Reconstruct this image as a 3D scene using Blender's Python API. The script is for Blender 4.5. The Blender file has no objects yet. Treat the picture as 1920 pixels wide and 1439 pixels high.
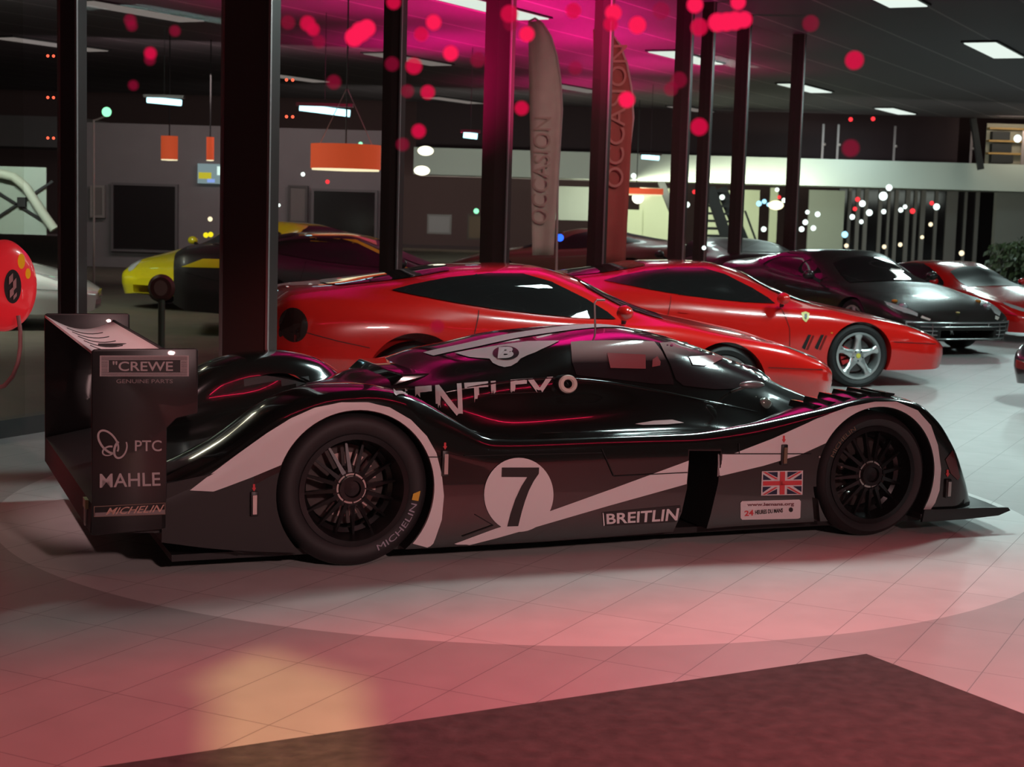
import bpy, bmesh, math, random
import numpy as np
from mathutils import Vector, Matrix
from mathutils.bvhtree import BVHTree
from mathutils.geometry import delaunay_2d_cdt

random.seed(7)
SC = bpy.context.scene
COL = SC.collection

# ------------------------------------------------------------------ camera
F_, PITCH, ROLL, EYE = 3026.5, .1140, .0290, 1.672
FWD = Vector((0, math.cos(PITCH), -math.sin(PITCH)))
UP0 = Vector((0, math.sin(PITCH), math.cos(PITCH)))
RT0 = Vector((1, 0, 0))
RT = RT0 * math.cos(ROLL) + UP0 * math.sin(ROLL)
UP = UP0 * math.cos(ROLL) - RT0 * math.sin(ROLL)
CAM = Vector((0, 0, EYE))
cd = bpy.data.cameras.new('camera'); cam = bpy.data.objects.new('camera', cd); COL.objects.link(cam)
cd.sensor_width = 36; cd.lens = F_ * 36 / 1920; cd.clip_end = 300; cd.clip_start = .05
cam.matrix_world = Matrix(((RT.x, UP.x, -FWD.x, 0), (RT.y, UP.y, -FWD.y, 0), (RT.z, UP.z, -FWD.z, EYE), (0, 0, 0, 1)))
cd.dof.use_dof = True; cd.dof.focus_distance = 7.6; cd.dof.aperture_fstop = 5.6
SC.camera = cam

# ------------------------------------------------------------------ world, exposure
w_ = bpy.data.worlds.new('night'); SC.world = w_; w_.use_nodes = True
w_.node_tree.nodes['Background'].inputs[0].default_value = (.9, .62, .60, 1)
w_.node_tree.nodes['Background'].inputs[1].default_value = .028
SC.view_settings.view_transform = 'Standard'; SC.view_settings.look = 'None'
SC.view_settings.exposure = 0; SC.view_settings.gamma = 1; SC.view_settings.use_curve_mapping = False
SC.cycles.transparent_max_bounces = 16
SC.cycles.max_bounces = 6
SC.cycles.caustics_reflective = False; SC.cycles.caustics_refractive = False
SC.cycles.sample_clamp_indirect = 4

# ------------------------------------------------------------------ lights of the hall and the street, with added fill lamps
def rgb(r, g, b):
    return tuple(((c / 255) / 12.92 if c / 255 <= .04045 else ((c / 255 + .055) / 1.055) ** 2.4) for c in (r, g, b))
def lamp(name, kind, loc, target, power, color, size=(1, 1), spread=180, blend=.3, angle=60, radius=.1):
    l = bpy.data.lights.new(name, kind); l.energy = power; l.color = color
    if kind == 'AREA':
        l.shape = 'RECTANGLE'; l.size, l.size_y = size; l.spread = math.radians(spread)
    elif kind == 'SPOT':
        l.spot_size = math.radians(angle); l.spot_blend = blend; l.shadow_soft_size = radius
    else:
        l.shadow_soft_size = radius
    o = bpy.data.objects.new(name, l); COL.objects.link(o); o.location = loc
    d = Vector(target) - Vector(loc)
    o.rotation_euler = d.to_track_quat('-Z', 'Y').to_euler()
    return o
GA = Vector((.4484, .8938, 0)); GB = Vector((.8938, -.4484, 0))      # the tile and ceiling grid
DD = Vector((.871, .492, 0)); EE = Vector((-.492, .871, 0))          # along the shop front, and into the hall
COOL = (.74, 1, .97)
CEIL = 4.4
def grid(a, b, z=0): return GA * a + GB * b + Vector((0, 0, z))
def down(name, p, power, size=(.5, 2.6), color=COOL):
    o = lamp(name, 'AREA', p, (p[0], p[1], 0), power, color, size)
    o.rotation_euler = (0, 0, math.atan2(GA.y, GA.x) - math.pi / 2)
    return o
down('ceiling_light_key', (5.3, 12.2, 4.3), 250, (.5, 1.4))
down('ceiling_light_side', (9.0, 15.4, 4.3), 45)
down('ceiling_light_rear', tuple(grid(20, 0.2, 4.3)), 70)
down('ceiling_light_mid', (2.0, 11.0, 4.3), 150, (.5, 1.2))
down('ceiling_light_back', tuple(grid(28.2, -5.5, 4.25)), 150)
down('ceiling_light_far', tuple(grid(36.5, -11.2, 4.25)), 260)
down('ceiling_light_far_right', tuple(grid(37, -5.5, 4.25)), 320)
down('ceiling_light_far_left', tuple(grid(28.6, -11.2, 4.25)), 90)
down('ceiling_light_end', tuple(grid(44, -12, 4.25)), 120)
down('ceiling_light_street_side', (-6.5, 18, 4.2), 30, (1, 1), (1, .95, .7))
lamp('ceiling_spot_wing', 'SPOT', (-3.2, 5.4, 4.3), (-1.95, 7.75, .9), 420, (1, .60, .60), angle=22, blend=.8, radius=.08)  # added spot that brightens the top of the wing
lamp('ceiling_light_white_car', 'AREA', (-7, 17, 4.2), (-6.5, 18.5, .6), 55, (.9, 1, .9), (1, 1), 90)  # added lamp that lifts the white car
lamp('partition_wash', 'AREA', (-5, 30, 3.6), (-5.5, 34, 1.8), 95, (1, .82, .82), (6, .6))  # added light that lifts the left partition
# under the mezzanine and in front of its white edge
lamp('mezzanine_wash', 'AREA', (9, 40, 2.2), (8, 47, 2.7), 85, (.90, 1, .88), (14, .5))
lamp('mezzanine_wash_left', 'AREA', (-1, 41, 2.2), (-1, 47, 2.7), 120, (.95, 1, .90), (8, .5))
# red strip lamps over the shop front, behind its header
def strip(name, e, z, d0, d1, power, color, target_e, target_z=0, wide=.12, spread=180):
    c = DD * ((d0 + d1) / 2) + EE * e + Vector((0, 0, z))
    t = DD * ((d0 + d1) / 2) + EE * target_e + Vector((0, 0, target_z))
    l = lamp(name, 'AREA', c, t, power, color, (1, 1), spread)
    z_ax = (c - t).normalized(); x_ax = DD.normalized(); y_ax = z_ax.cross(x_ax).normalized()
    l.matrix_world = Matrix(((x_ax.x, y_ax.x, z_ax.x, c.x), (x_ax.y, y_ax.y, z_ax.y, c.y), (x_ax.z, y_ax.z, z_ax.z, c.z), (0, 0, 0, 1)))
    l.data.size = d1 - d0; l.data.size_y = wide
    return l
strip('red_front_strip', .55, 3.78, 2.3, 4.3, 165, (1, .045, .07), 4.3, 0, .12, 110)
lamp('pink_street_light', 'SPOT', tuple(DD * 2.6 - EE * 7 + Vector((0, 0, 5.2))), tuple(DD * 3.2 + EE * 6.4 + Vector((0, 0, .3))), 2800, (1, .62, .60), angle=30, blend=1, radius=.35)  # added pink fill for the near flank of the race car
BEAM = Vector((-1.5, -3.2, 5.6)); PATCH = [(-1.05, 5.37), (-.893, 5.78), (-.50, 5.42), (-.34, 4.40), (-.79, 4.30), (-.975, 5.28)]
lamp('warm_street_beam', 'SPOT', tuple(BEAM), (-.68, 5.1, 0), 5200, (1, .80, .30), angle=20, blend=.2, radius=.012)
lamp('flag_light', 'SPOT', (2.6, 15.5, 4.2), (.9, 21.3, 2.4), 420, (1, .72, .72), angle=40, blend=1, radius=.2)  # added spot to brighten the two flags
lamp('gallery_under_light', 'AREA', (-1, 50, 2.2), (-1, 56, 1.2), 120, (1, .78, .74), (10, .5))  # added light that lifts the dark back wall
# added magenta lamps aimed up, standing in for the red haze overhead
for i, (x, y, p) in enumerate([(.5, 17.4, 3800), (2.4, 18.2, 2400), (-1.2, 16.8, 1700), (.2, 24.0, 2200), (-2.4, 23.5, 1300), (1.2, 28, 2000), (-1.5, 30, 1500), (2.4, 33, 1500), (1.5, 39, 900)]):
    lamp('magenta_uplighter_%d' % i, 'SPOT', (x, y, 1.9), (x, y, 5), p, (1, .006, .27), angle=128, blend=1, radius=.4)

# ------------------------------------------------------------------ helpers: pixels of the photograph to points
def ray(px, py):
    return (FWD + RT * ((px - 960) / F_) + UP * ((719.5 - py) / F_))
def at_z(px, py, z=0):
    d = ray(px, py); return CAM + d * ((z - EYE) / d.z)
def at_y(px, py, y):
    d = ray(px, py); return CAM + d * (y / d.y)
def scale_at(y): return y / F_            # metres per pixel at that distance

# ------------------------------------------------------------------ helpers: materials
MATS = {}
def mat(name, color, rough=.5, metal=0, coat=0, emit=None, estr=0, spec=.5, noise=0, nscale=30, alpha=None, bump=0):
    if name in MATS: return MATS[name]
    m = bpy.data.materials.new(name); m.use_nodes = True; nt = m.node_tree
    b = nt.nodes['Principled BSDF']
    b.inputs['Base Color'].default_value = (*color, 1); b.inputs['Roughness'].default_value = rough
    b.inputs['Metallic'].default_value = metal; b.inputs['Coat Weight'].default_value = coat
    b.inputs['Coat Roughness'].default_value = .03; b.inputs['Specular IOR Level'].default_value = spec
    if emit: b.inputs['Emission Color'].default_value = (*emit, 1); b.inputs['Emission Strength'].default_value = estr
    if alpha is not None: b.inputs['Alpha'].default_value = alpha
    if noise or bump:
        tc = nt.nodes.new('ShaderNodeTexCoord'); n = nt.nodes.new('ShaderNodeTexNoise')
        n.inputs['Scale'].default_value = nscale; n.inputs['Detail'].default_value = 6
        nt.links.new(tc.outputs['Object'], n.inputs['Vector'])
        if noise:
            mx = nt.nodes.new('ShaderNodeMix'); mx.data_type = 'RGBA'
            mx.inputs[6].default_value = (*[c * (1 - noise) for c in color], 1); mx.inputs[7].default_value = (*[min(1, c * (1 + noise)) for c in color], 1)
            nt.links.new(n.outputs['Fac'], mx.inputs[0]); nt.links.new(mx.outputs[2], b.inputs['Base Color'])
        if bump:
            bp = nt.nodes.new('ShaderNodeBump'); bp.inputs['Strength'].default_value = bump; bp.inputs['Distance'].default_value = .01
            nt.links.new(n.outputs['Fac'], bp.inputs['Height']); nt.links.new(bp.outputs[0], b.inputs['Normal'])
    MATS[name] = m
    return m
def glow(name, color, s):
    if name in MATS: return MATS[name]
    m = bpy.data.materials.new(name); m.use_nodes = True; nt = m.node_tree; nt.nodes.clear()
    e = nt.nodes.new('ShaderNodeEmission'); e.inputs[0].default_value = (*color, 1); e.inputs[1].default_value = s
    o = nt.nodes.new('ShaderNodeOutputMaterial'); nt.links.new(e.outputs[0], o.inputs[0]); MATS[name] = m
    return m
def halo(name, color, s, clear):
    """a glowing bulb of clear tinted glass: part light, part see-through"""
    if name in MATS: return MATS[name]
    m = bpy.data.materials.new(name); m.use_nodes = True; nt = m.node_tree; nt.nodes.clear()
    e = nt.nodes.new('ShaderNodeEmission'); e.inputs[0].default_value = (*color, 1); e.inputs[1].default_value = s
    t = nt.nodes.new('ShaderNodeBsdfTransparent'); x = nt.nodes.new('ShaderNodeMixShader'); x.inputs[0].default_value = clear
    o = nt.nodes.new('ShaderNodeOutputMaterial')
    nt.links.new(e.outputs[0], x.inputs[1]); nt.links.new(t.outputs[0], x.inputs[2]); nt.links.new(x.outputs[0], o.inputs[0]); MATS[name] = m
    return m
def pane(name, tint=(.9, .95, .93), gloss=.06, dust=0):
    if name in MATS: return MATS[name]
    m = bpy.data.materials.new(name); m.use_nodes = True; nt = m.node_tree; nt.nodes.clear()
    t = nt.nodes.new('ShaderNodeBsdfTransparent'); t.inputs[0].default_value = (*tint, 1)
    g = nt.nodes.new('ShaderNodeBsdfGlossy'); g.inputs['Roughness'].default_value = .01
    x = nt.nodes.new('ShaderNodeMixShader'); x.inputs[0].default_value = gloss
    o = nt.nodes.new('ShaderNodeOutputMaterial')
    nt.links.new(t.outputs[0], x.inputs[1]); nt.links.new(g.outputs[0], x.inputs[2]); nt.links.new(x.outputs[0], o.inputs[0])
    MATS[name] = m
    return m

# ------------------------------------------------------------------ helpers: objects
def tag(o, label=None, cat=None, group=None, kind=None):
    if label: o['label'] = label
    if cat: o['category'] = cat
    if group: o['group'] = group
    if kind: o['kind'] = kind
    return o
def empty(name, loc=(0, 0, 0), rz=0, scale=1, label=None, cat=None, group=None):
    o = bpy.data.objects.new(name, None); COL.objects.link(o); o.location = loc; o.rotation_euler = (0, 0, rz); o.scale = (scale,) * 3
    o.empty_display_size = .1
    return tag(o, label, cat, group)
def finish(me, smooth=True, angle=38):
    for p in me.polygons: p.use_smooth = smooth
    if smooth:
        try: me.set_sharp_from_angle(angle=math.radians(angle))
        except Exception: pass
def obj(name, vf, m, parent=None, smooth=False, angle=38, loc=None, rot=None):
    v, f = vf
    me = bpy.data.meshes.new(name); me.from_pydata([tuple(p) for p in v], [], f); me.update()
    finish(me, smooth, angle)
    o = bpy.data.objects.new(name, me); COL.objects.link(o)
    if m: me.materials.append(m)
    if parent: o.parent = parent
    if loc is not None: o.location = loc
    if rot is not None: o.rotation_euler = rot
    return o
def join(*parts):
    V, Fs = [], []
    for v, f in parts:
        n = len(V); V += [tuple(p) for p in v]; Fs += [tuple(i + n for i in q) for q in f]
    return V, Fs
def box(x0, x1, y0, y1, z0, z1):
    v = [(x, y, z) for z in (z0, z1) for y in (y0, y1) for x in (x0, x1)]
    return v, [(0, 2, 3, 1), (4, 5, 7, 6), (0, 1, 5, 4), (2, 6, 7, 3), (0, 4, 6, 2), (1, 3, 7, 5)]
def obox(c, ax, ay, az, hx, hy, hz):
    """box about a centre with its own axes and half sizes"""
    c, ax, ay, az = map(Vector, (c, ax, ay, az)); v = []
    for k in (-1, 1):
        for j in (-1, 1):
            for i in (-1, 1): v.append(c + ax * (i * hx) + ay * (j * hy) + az * (k * hz))
    return v, [(0, 2, 3, 1), (4, 5, 7, 6), (0, 1, 5, 4), (2, 6, 7, 3), (0, 4, 6, 2), (1, 3, 7, 5)]
def bar(p, q, w, h=None):
    p, q = Vector(p), Vector(q); d = (q - p); L = d.length; d.normalize(); h = h or w
    s = d.cross(Vector((0, 0, 1)));  s = s.normalized() if s.length > 1e-4 else Vector((1, 0, 0)); u = s.cross(d)
    return obox((p + q) / 2, d, s, u, L / 2, w / 2, h / 2)
def tube(pts, r, n=10, caps=True):
    pts = [Vector(p) for p in pts]; V, Fs = [], []
    prev = None
    for i, p in enumerate(pts):
        t = (pts[min(i + 1, len(pts) - 1)] - pts[max(i - 1, 0)]).normalized()
        a = prev if prev is not None else (Vector((0, 0, 1)) if abs(t.z) < .9 else Vector((1, 0, 0)))
        s = t.cross(a).normalized(); u = s.cross(t).normalized(); prev = u
        rr = r[i] if isinstance(r, (list, tuple)) else r
        for k in range(n):
            an = 2 * math.pi * k / n; V.append(p + s * (math.cos(an) * rr) + u * (math.sin(an) * rr))
    for i in range(len(pts) - 1):
        for k in range(n):
            a, b = i * n + k, i * n + (k + 1) % n; Fs.append((a, b, b + n, a + n))
    if caps: Fs += [tuple(range(n))[::-1], tuple(range((len(pts) - 1) * n, len(pts) * n))]
    return V, Fs
def lathe(prof, n=48, axis='y', close=False):
    """profile of (radius, position along the axis)"""
    V, Fs = [], []
    for r, y in prof:
        for k in range(n):
            a = 2 * math.pi * k / n
            V.append((r * math.cos(a), y, r * math.sin(a)) if axis == 'y' else (r * math.cos(a), r * math.sin(a), y))
    m = len(prof)
    for i in range(m - 1 + (1 if close else 0)):
        for k in range(n):
            a, b = i * n + k, i * n + (k + 1) % n; c, d = ((i + 1) % m) * n + (k + 1) % n, ((i + 1) % m) * n + k
            Fs.append((a, b, c, d) if axis == 'y' else (a, b, c, d))
    return V, Fs
def ball(c, r, n=14, m=9, sx=1, sy=1, sz=1):
    V, Fs = [], []
    for i in range(m + 1):
        t = math.pi * i / m
        for k in range(n):
            a = 2 * math.pi * k / n
            V.append((c[0] + r * sx * math.sin(t) * math.cos(a), c[1] + r * sy * math.sin(t) * math.sin(a), c[2] + r * sz * math.cos(t)))
    for i in range(m):
        for k in range(n):
            a, b = i * n + k, i * n + (k + 1) % n; Fs.append((a, a + n, b + n, b))
    return V, Fs
def prism(poly, y0, y1, plane='xz'):
    """outline extruded; plane xz: along y, xy: along z"""
    n = len(poly)
    if plane == 'xz': V = [(x, y0, z) for x, z in poly] + [(x, y1, z) for x, z in poly]
    else: V = [(x, y, y0) for x, y in poly] + [(x, y, y1) for x, y in poly]
    return V, [tuple(range(n)), tuple(range(2 * n - 1, n - 1, -1))] + [(i, i + n, (i + 1) % n + n, (i + 1) % n)[::-1] for i in range(n)]
def recalc(o):
    bm = bmesh.new(); bm.from_mesh(o.data); bmesh.ops.recalc_face_normals(bm, faces=bm.faces); bm.to_mesh(o.data); bm.free()
    return o
def bevel(o, w=.01, seg=2):
    bm = bmesh.new(); bm.from_mesh(o.data)
    bmesh.ops.recalc_face_normals(bm, faces=bm.faces)
    bmesh.ops.bevel(bm, geom=[e for e in bm.edges if e.is_manifold and e.calc_face_angle(0) > .5], offset=w, segments=seg, affect='EDGES', profile=.5)
    bm.to_mesh(o.data); bm.free(); finish(o.data, True, 40)
    return o
def cut(o, cutters):
    """take solids out of an object for good"""
    tmp = []
    for vf in cutters:
        c = recalc(obj('cutter', vf, None)); tmp.append(c)
        if o.parent: c.parent = o.parent
        md = o.modifiers.new('cut', 'BOOLEAN'); md.operation = 'DIFFERENCE'; md.object = c; md.solver = 'EXACT'
    dg = bpy.context.evaluated_depsgraph_get(); dg.update()
    me = bpy.data.meshes.new_from_object(o.evaluated_get(dg)); o.modifiers.clear()
    old = o.data; o.data = me; me.name = o.name; bpy.data.meshes.remove(old)
    for c in tmp:
        d = c.data; bpy.data.objects.remove(c); bpy.data.meshes.remove(d)
    return o
def bvh_of(o):
    me = o.data
    return BVHTree.FromPolygons([v.co.copy() for v in me.vertices], [tuple(p.vertices) for p in me.polygons])

# smooth interpolation through tables
def pchip(x, y, xs):
    x = np.asarray(x, float); y = np.asarray(y, float); h = np.diff(x); d = np.diff(y) / h
    m = np.zeros_like(y); m[0], m[-1] = d[0], d[-1]
    for i in range(1, len(x) - 1):
        if d[i - 1] * d[i] > 0:
            w1, w2 = 2 * h[i] + h[i - 1], h[i] + 2 * h[i - 1]; m[i] = (w1 + w2) / (w1 / d[i - 1] + w2 / d[i])
    k = np.clip(np.searchsorted(x, xs) - 1, 0, len(x) - 2); t = (xs - x[k]) / h[k]
    return (2*t**3 - 3*t**2 + 1) * y[k] + (t**3 - 2*t**2 + t) * h[k] * m[k] + (-2*t**3 + 3*t**2) * y[k+1] + (t**3 - t**2) * h[k] * m[k+1]
def section(pts, m):
    """smooth line through control points (chord-length Catmull-Rom), first span straight"""
    p = [np.array(q, float) for q in pts]; out = [p[0]]
    t = [0]
    for a, b in zip(p, p[1:]): t.append(t[-1] + max(1e-4, np.linalg.norm(b - a)) ** .6)
    for i in range(len(p) - 1):
        for k in range(1, m + 1):
            u = k / m
            if i == 0: out.append(p[0] + (p[1] - p[0]) * u); continue
            d0 = (p[i+1] - p[i-1]) / (t[i+1] - t[i-1]); d1 = (p[i+2] - p[i]) / (t[i+2] - t[i]) if i + 2 < len(p) else np.array([(p[i+1]-p[i])[0] / (t[i+1]-t[i]), 0])
            if i == 1: d0 = (p[2] - p[1]) / (t[2] - t[1]) * .3 + np.array([0, .7 * np.linalg.norm(p[2] - p[1]) / (t[2] - t[1])])
            h = t[i+1] - t[i]
            out.append((2*u**3 - 3*u**2 + 1) * p[i] + (u**3 - 2*u**2 + u) * h * d0 + (-2*u**3 + 3*u**2) * p[i+1] + (u**3 - u**2) * h * d1)
    return out
def loft(table, xs, width, m=5):
    X = [r[0] for r in table]; nc = len(table[0][1])
    W = [pchip(X, [r[1][i][0] for r in table], xs) for i in range(nc)]
    Z = [pchip(X, [r[1][i][1] for r in table], xs) for i in range(nc)]
    V, Fs = [], []; n = None
    for j, x in enumerate(xs):
        s = section([(W[i][j], Z[i][j]) for i in range(nc)], m)
        ring = [(x, q[0], q[1]) for q in s] + [(x, width - q[0], q[1]) for q in s[-2::-1]]
        n = len(ring); V += ring
    for j in range(len(xs) - 1):
        for k in range(n):
            a, b = j * n + k, j * n + (k + 1) % n; Fs.append((a, b, b + n, a + n))
    Fs += [tuple(range(n))[::-1], tuple(range((len(xs) - 1) * n, len(xs) * n))]
    return V, Fs

# patches that lie on a surface
def densify(poly, step):
    out = []
    for a, b in zip(poly, poly[1:] + poly[:1]):
        k = max(1, int(math.hypot(b[0] - a[0], b[1] - a[1]) / step))
        out += [(a[0] + (b[0] - a[0]) * i / k, a[1] + (b[1] - a[1]) * i / k) for i in range(k)]
    return out
def inside(p, poly):
    c = False; x, y = p
    for (x1, y1), (x2, y2) in zip(poly, poly[1:] + poly[:1]):
        if (y1 > y) != (y2 > y) and x < (x2 - x1) * (y - y1) / (y2 - y1) + x1: c = not c
    return c
def tri_poly(poly, step):
    b = densify(poly, step); pts = [Vector(p) for p in b]
    xs = [p[0] for p in poly]; ys = [p[1] for p in poly]
    y = min(ys) + step * .5
    while y < max(ys):
        x = min(xs) + step * .37
        while x < max(xs):
            if inside((x, y), poly) and min((x - q[0]) ** 2 + (y - q[1]) ** 2 for q in b) > (step * .45) ** 2: pts.append(Vector((x, y)))
            x += step
        y += step
    r = delaunay_2d_cdt(pts, [], [list(range(len(b)))], 1, 1e-6)
    return [tuple(v) for v in r[0]], [tuple(f) for f in r[2]]
class Skin:
    """where to lay a patch: a body (in its thing's own space), or a plane w = const"""
    def __init__(s, root, body=None, plane=None, maxw=None):
        s.root = root; s.inv = root.matrix_basis.inverted(); s.bvh = bvh_of(body) if body else None; s.plane = plane; s.maxw = maxw
    def cam(s, px, py):
        o = s.inv @ CAM; d = (s.inv.to_3x3() @ ray(px, py)).normalized(); return o, d
    def hit(s, o, d, off):
        if s.bvh:
            loc, nrm, _, _ = s.bvh.ray_cast(o, d)
            if loc is None: return None
            if s.maxw is not None and loc.y > s.maxw: return None
            if nrm.dot(d) > 0: nrm = -nrm
            return loc + nrm * off
        k = (s.plane - o.y) / d.y
        return o + d * k + Vector((0, -off, 0))
def lay(name, tris, skin, rayfn, m, parent, off=.004):
    V2, F2 = tris; V, ok = [], []
    for p in V2:
        h = skin.hit(*rayfn(*p), off); ok.append(h is not None); V.append(h if h is not None else Vector((0, 0, 0)))
    Fs = []
    for f in F2:
        if all(ok[i] for i in f):
            L = max((V[f[i]] - V[f[i - 1]]).length for i in range(len(f)))
            Fs.append(f)
    if not Fs: return None
    # drop stretched faces that bridge a gap
    ed = sorted((V[f[i]] - V[f[i-1]]).length for f in Fs for i in range(len(f))); med = ed[len(ed) // 2]
    Fs = [f for f in Fs if max((V[f[i]] - V[f[i-1]]).length for i in range(len(f))) < max(.12, med * 8)]
    used = sorted({i for f in Fs for i in f}); ix = {k: j for j, k in enumerate(used)}
    o = obj(name, ([V[i] for i in used], [tuple(ix[i] for i in f) for f in Fs]), m, parent, True, 50)
    # faces look out
    c = skin.inv @ CAM if skin.bvh is None else None
    return o
def side_ray(far=False):
    return (lambda x, z: (Vector((x, -3, z)), Vector((0, 1, 0)))) if not far else (lambda x, z: (Vector((x, 5, z)), Vector((0, -1, 0))))
def top_ray(): return lambda x, w: (Vector((x, w, 4)), Vector((0, 0, -1)))
def front_ray(): return lambda w, z: (Vector((8, w, z)), Vector((-1, 0, 0)))
def rear_ray(): return lambda w, z: (Vector((-6, w, z)), Vector((1, 0, 0)))
def ell(cx, cy, rx, ry, n=36, a0=0):
    return [(cx + rx * math.cos(2 * math.pi * i / n + a0), cy + ry * math.sin(2 * math.pi * i / n + a0)) for i in range(n)]
_txt = {}
def text_tris(s, bold=0.0, shear=0.0, sub=0):
    """lettering as flat triangles, x from 0 to 1 and y from 0 (bottom) to 1 (top)"""
    key = (s, bold, shear, sub)
    if key in _txt: return _txt[key]
    c = bpy.data.curves.new('lettering', 'FONT'); c.body = s; c.offset = bold; c.shear = shear; c.resolution_u = 4
    o = bpy.data.objects.new('lettering', c); COL.objects.link(o)
    dg = bpy.context.evaluated_depsgraph_get(); dg.update()
    me = bpy.data.meshes.new_from_object(o.evaluated_get(dg))
    bm = bmesh.new(); bm.from_mesh(me); bmesh.ops.triangulate(bm, faces=bm.faces)
    for _ in range(sub): bmesh.ops.subdivide_edges(bm, edges=[e for e in bm.edges if e.calc_length() > .12], cuts=1); bmesh.ops.triangulate(bm, faces=bm.faces)
    bm.verts.ensure_lookup_table(); P = [(v.co.x, v.co.y) for v in bm.verts]; T = [tuple(v.index for v in f.verts) for f in bm.faces]
    bm.free(); bpy.data.objects.remove(o); bpy.data.curves.remove(c); bpy.data.meshes.remove(me)
    x0, x1 = min(p[0] for p in P), max(p[0] for p in P); y0, y1 = min(p[1] for p in P), max(p[1] for p in P)
    _txt[key] = ([((p[0] - x0) / (x1 - x0), (p[1] - y0) / (y1 - y0)) for p in P], T)
    return _txt[key]
def quad_map(tris, tl, tr, br, bl):
    V, T = tris; out = []
    for u, v in V:
        top = (tl[0] + (tr[0] - tl[0]) * u, tl[1] + (tr[1] - tl[1]) * u); bot = (bl[0] + (br[0] - bl[0]) * u, bl[1] + (br[1] - bl[1]) * u)
        out.append((bot[0] + (top[0] - bot[0]) * v, bot[1] + (top[1] - bot[1]) * v))
    return out, T
def box_map(tris, x0, y0, x1, y1): return quad_map(tris, (x0, y0), (x1, y0), (x1, y1), (x0, y1))
def join2(*ts):
    V, T = [], []
    for v, t in ts:
        n = len(V); V += list(v); T += [tuple(i + n for i in f) for f in t]
    return V, T
def rect(x0, y0, x1, y1): return [(x0, y0), (x1, y0), (x1, y1), (x0, y1)]
def ring2(outer, inner):
    n = len(outer); return list(outer) + list(inner), [(i, (i + 1) % n, (i + 1) % n + n, i + n) for i in range(n)]

# ================================================================== THE SETTING
def floor_material():
    m = bpy.data.materials.new('tiled_floor'); m.use_nodes = True; nt = m.node_tree; L = nt.links.new
    b = nt.nodes['Principled BSDF']; g = nt.nodes.new('ShaderNodeNewGeometry')
    def dot(v):
        n = nt.nodes.new('ShaderNodeVectorMath'); n.operation = 'DOT_PRODUCT'; n.inputs[1].default_value = v; L(g.outputs['Position'], n.inputs[0]); return n.outputs['Value']
    def mth(op, a, v):
        n = nt.nodes.new('ShaderNodeMath'); n.operation = op; L(a, n.inputs[0]); n.inputs[1].default_value = v; return n.outputs[0]
    a = mth('ADD', dot(tuple(GA)), -5.925 + 61.5); bb = mth('ADD', dot(tuple(GB)), 1.324 + 61.8)
    cx = nt.nodes.new('ShaderNodeCombineXYZ'); L(a, cx.inputs[0]); L(bb, cx.inputs[1])
    br = nt.nodes.new('ShaderNodeTexBrick'); br.offset = 0; br.squash = 1
    br.inputs['Scale'].default_value = 1; br.inputs['Mortar Size'].default_value = .0022; br.inputs['Mortar Smooth'].default_value = .3
    br.inputs['Brick Width'].default_value = .615; br.inputs['Row Height'].default_value = .309; br.inputs['Bias'].default_value = 0
    br.inputs['Color1'].default_value = (1, 1, 1, 1); br.inputs['Color2'].default_value = (.95, .95, .95, 1); br.inputs['Mortar'].default_value = (.42, .40, .40, 1)
    L(cx.outputs[0], br.inputs['Vector'])
    # the pale round inlay under the race car
    d = nt.nodes.new('ShaderNodeVectorMath'); d.operation = 'DISTANCE'; d.inputs[1].default_value = (.0876, 8.7216, 0); L(g.outputs['Position'], d.inputs[0])
    lt = mth('LESS_THAN', d.outputs['Value'], 2.784)
    mx = nt.nodes.new('ShaderNodeMix'); mx.data_type = 'RGBA'; L(lt, mx.inputs[0])
    mx.inputs[6].default_value = (.40, .385, .375, 1); mx.inputs[7].default_value = (.66, .65, .63, 1)
    ns = nt.nodes.new('ShaderNodeTexNoise'); ns.inputs['Scale'].default_value = 5; ns.inputs['Detail'].default_value = 8; L(g.outputs['Position'], ns.inputs['Vector'])
    rm = nt.nodes.new('ShaderNodeMapRange'); rm.inputs['From Min'].default_value = .3; rm.inputs['From Max'].default_value = .7; rm.inputs['To Min'].default_value = .93; rm.inputs['To Max'].default_value = 1.04
    L(ns.outputs['Fac'], rm.inputs['Value'])
    m1 = nt.nodes.new('ShaderNodeMix'); m1.data_type = 'RGBA'; m1.blend_type = 'MULTIPLY'; m1.inputs[0].default_value = 1; L(mx.outputs[2], m1.inputs[6]); L(br.outputs['Color'], m1.inputs[7])
    m2 = nt.nodes.new('ShaderNodeMix'); m2.data_type = 'RGBA'; m2.blend_type = 'MULTIPLY'; m2.inputs[0].default_value = 1; L(m1.outputs[2], m2.inputs[6]); L(rm.outputs[0], m2.inputs[7])
    L(m2.outputs[2], b.inputs['Base Color']); b.inputs['Roughness'].default_value = .42; b.inputs['Specular IOR Level'].default_value = .35
    return m
# hall floor inside the glazed walls; darker road surface beyond the row of columns
W0 = Vector((-3.55, 10.25, 0))                         # where the glazed wall meets the shop front side
def wl(t, off=0): return W0 + GA * t + GB * off
fl = [tuple(wl(-16)), tuple(wl(44)), (30, 58, 0), (30, -8, 0), (-6, -8, 0)]
obj('floor', prism([p[:2] for p in fl], -.08, 0, 'xy'), floor_material())['kind'] = 'structure'
road = [tuple(wl(-16)), (-40, -8, 0), (-40, 58, 0), tuple(wl(44))]
tag(obj('floor_outside', prism([p[:2] for p in road], -.12, -.01, 'xy'), mat('dark_road', (.10, .088, .065), .6, noise=.35, nscale=3, bump=.2)), kind='structure')
tag(obj('baseboard_left', obox(wl(8, -.02) + Vector((0, 0, .06)), GA, GB, (0, 0, 1), 24, .06, .06), mat('kerb_dark', (.03, .028, .028), .5)), kind='structure')

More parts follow.
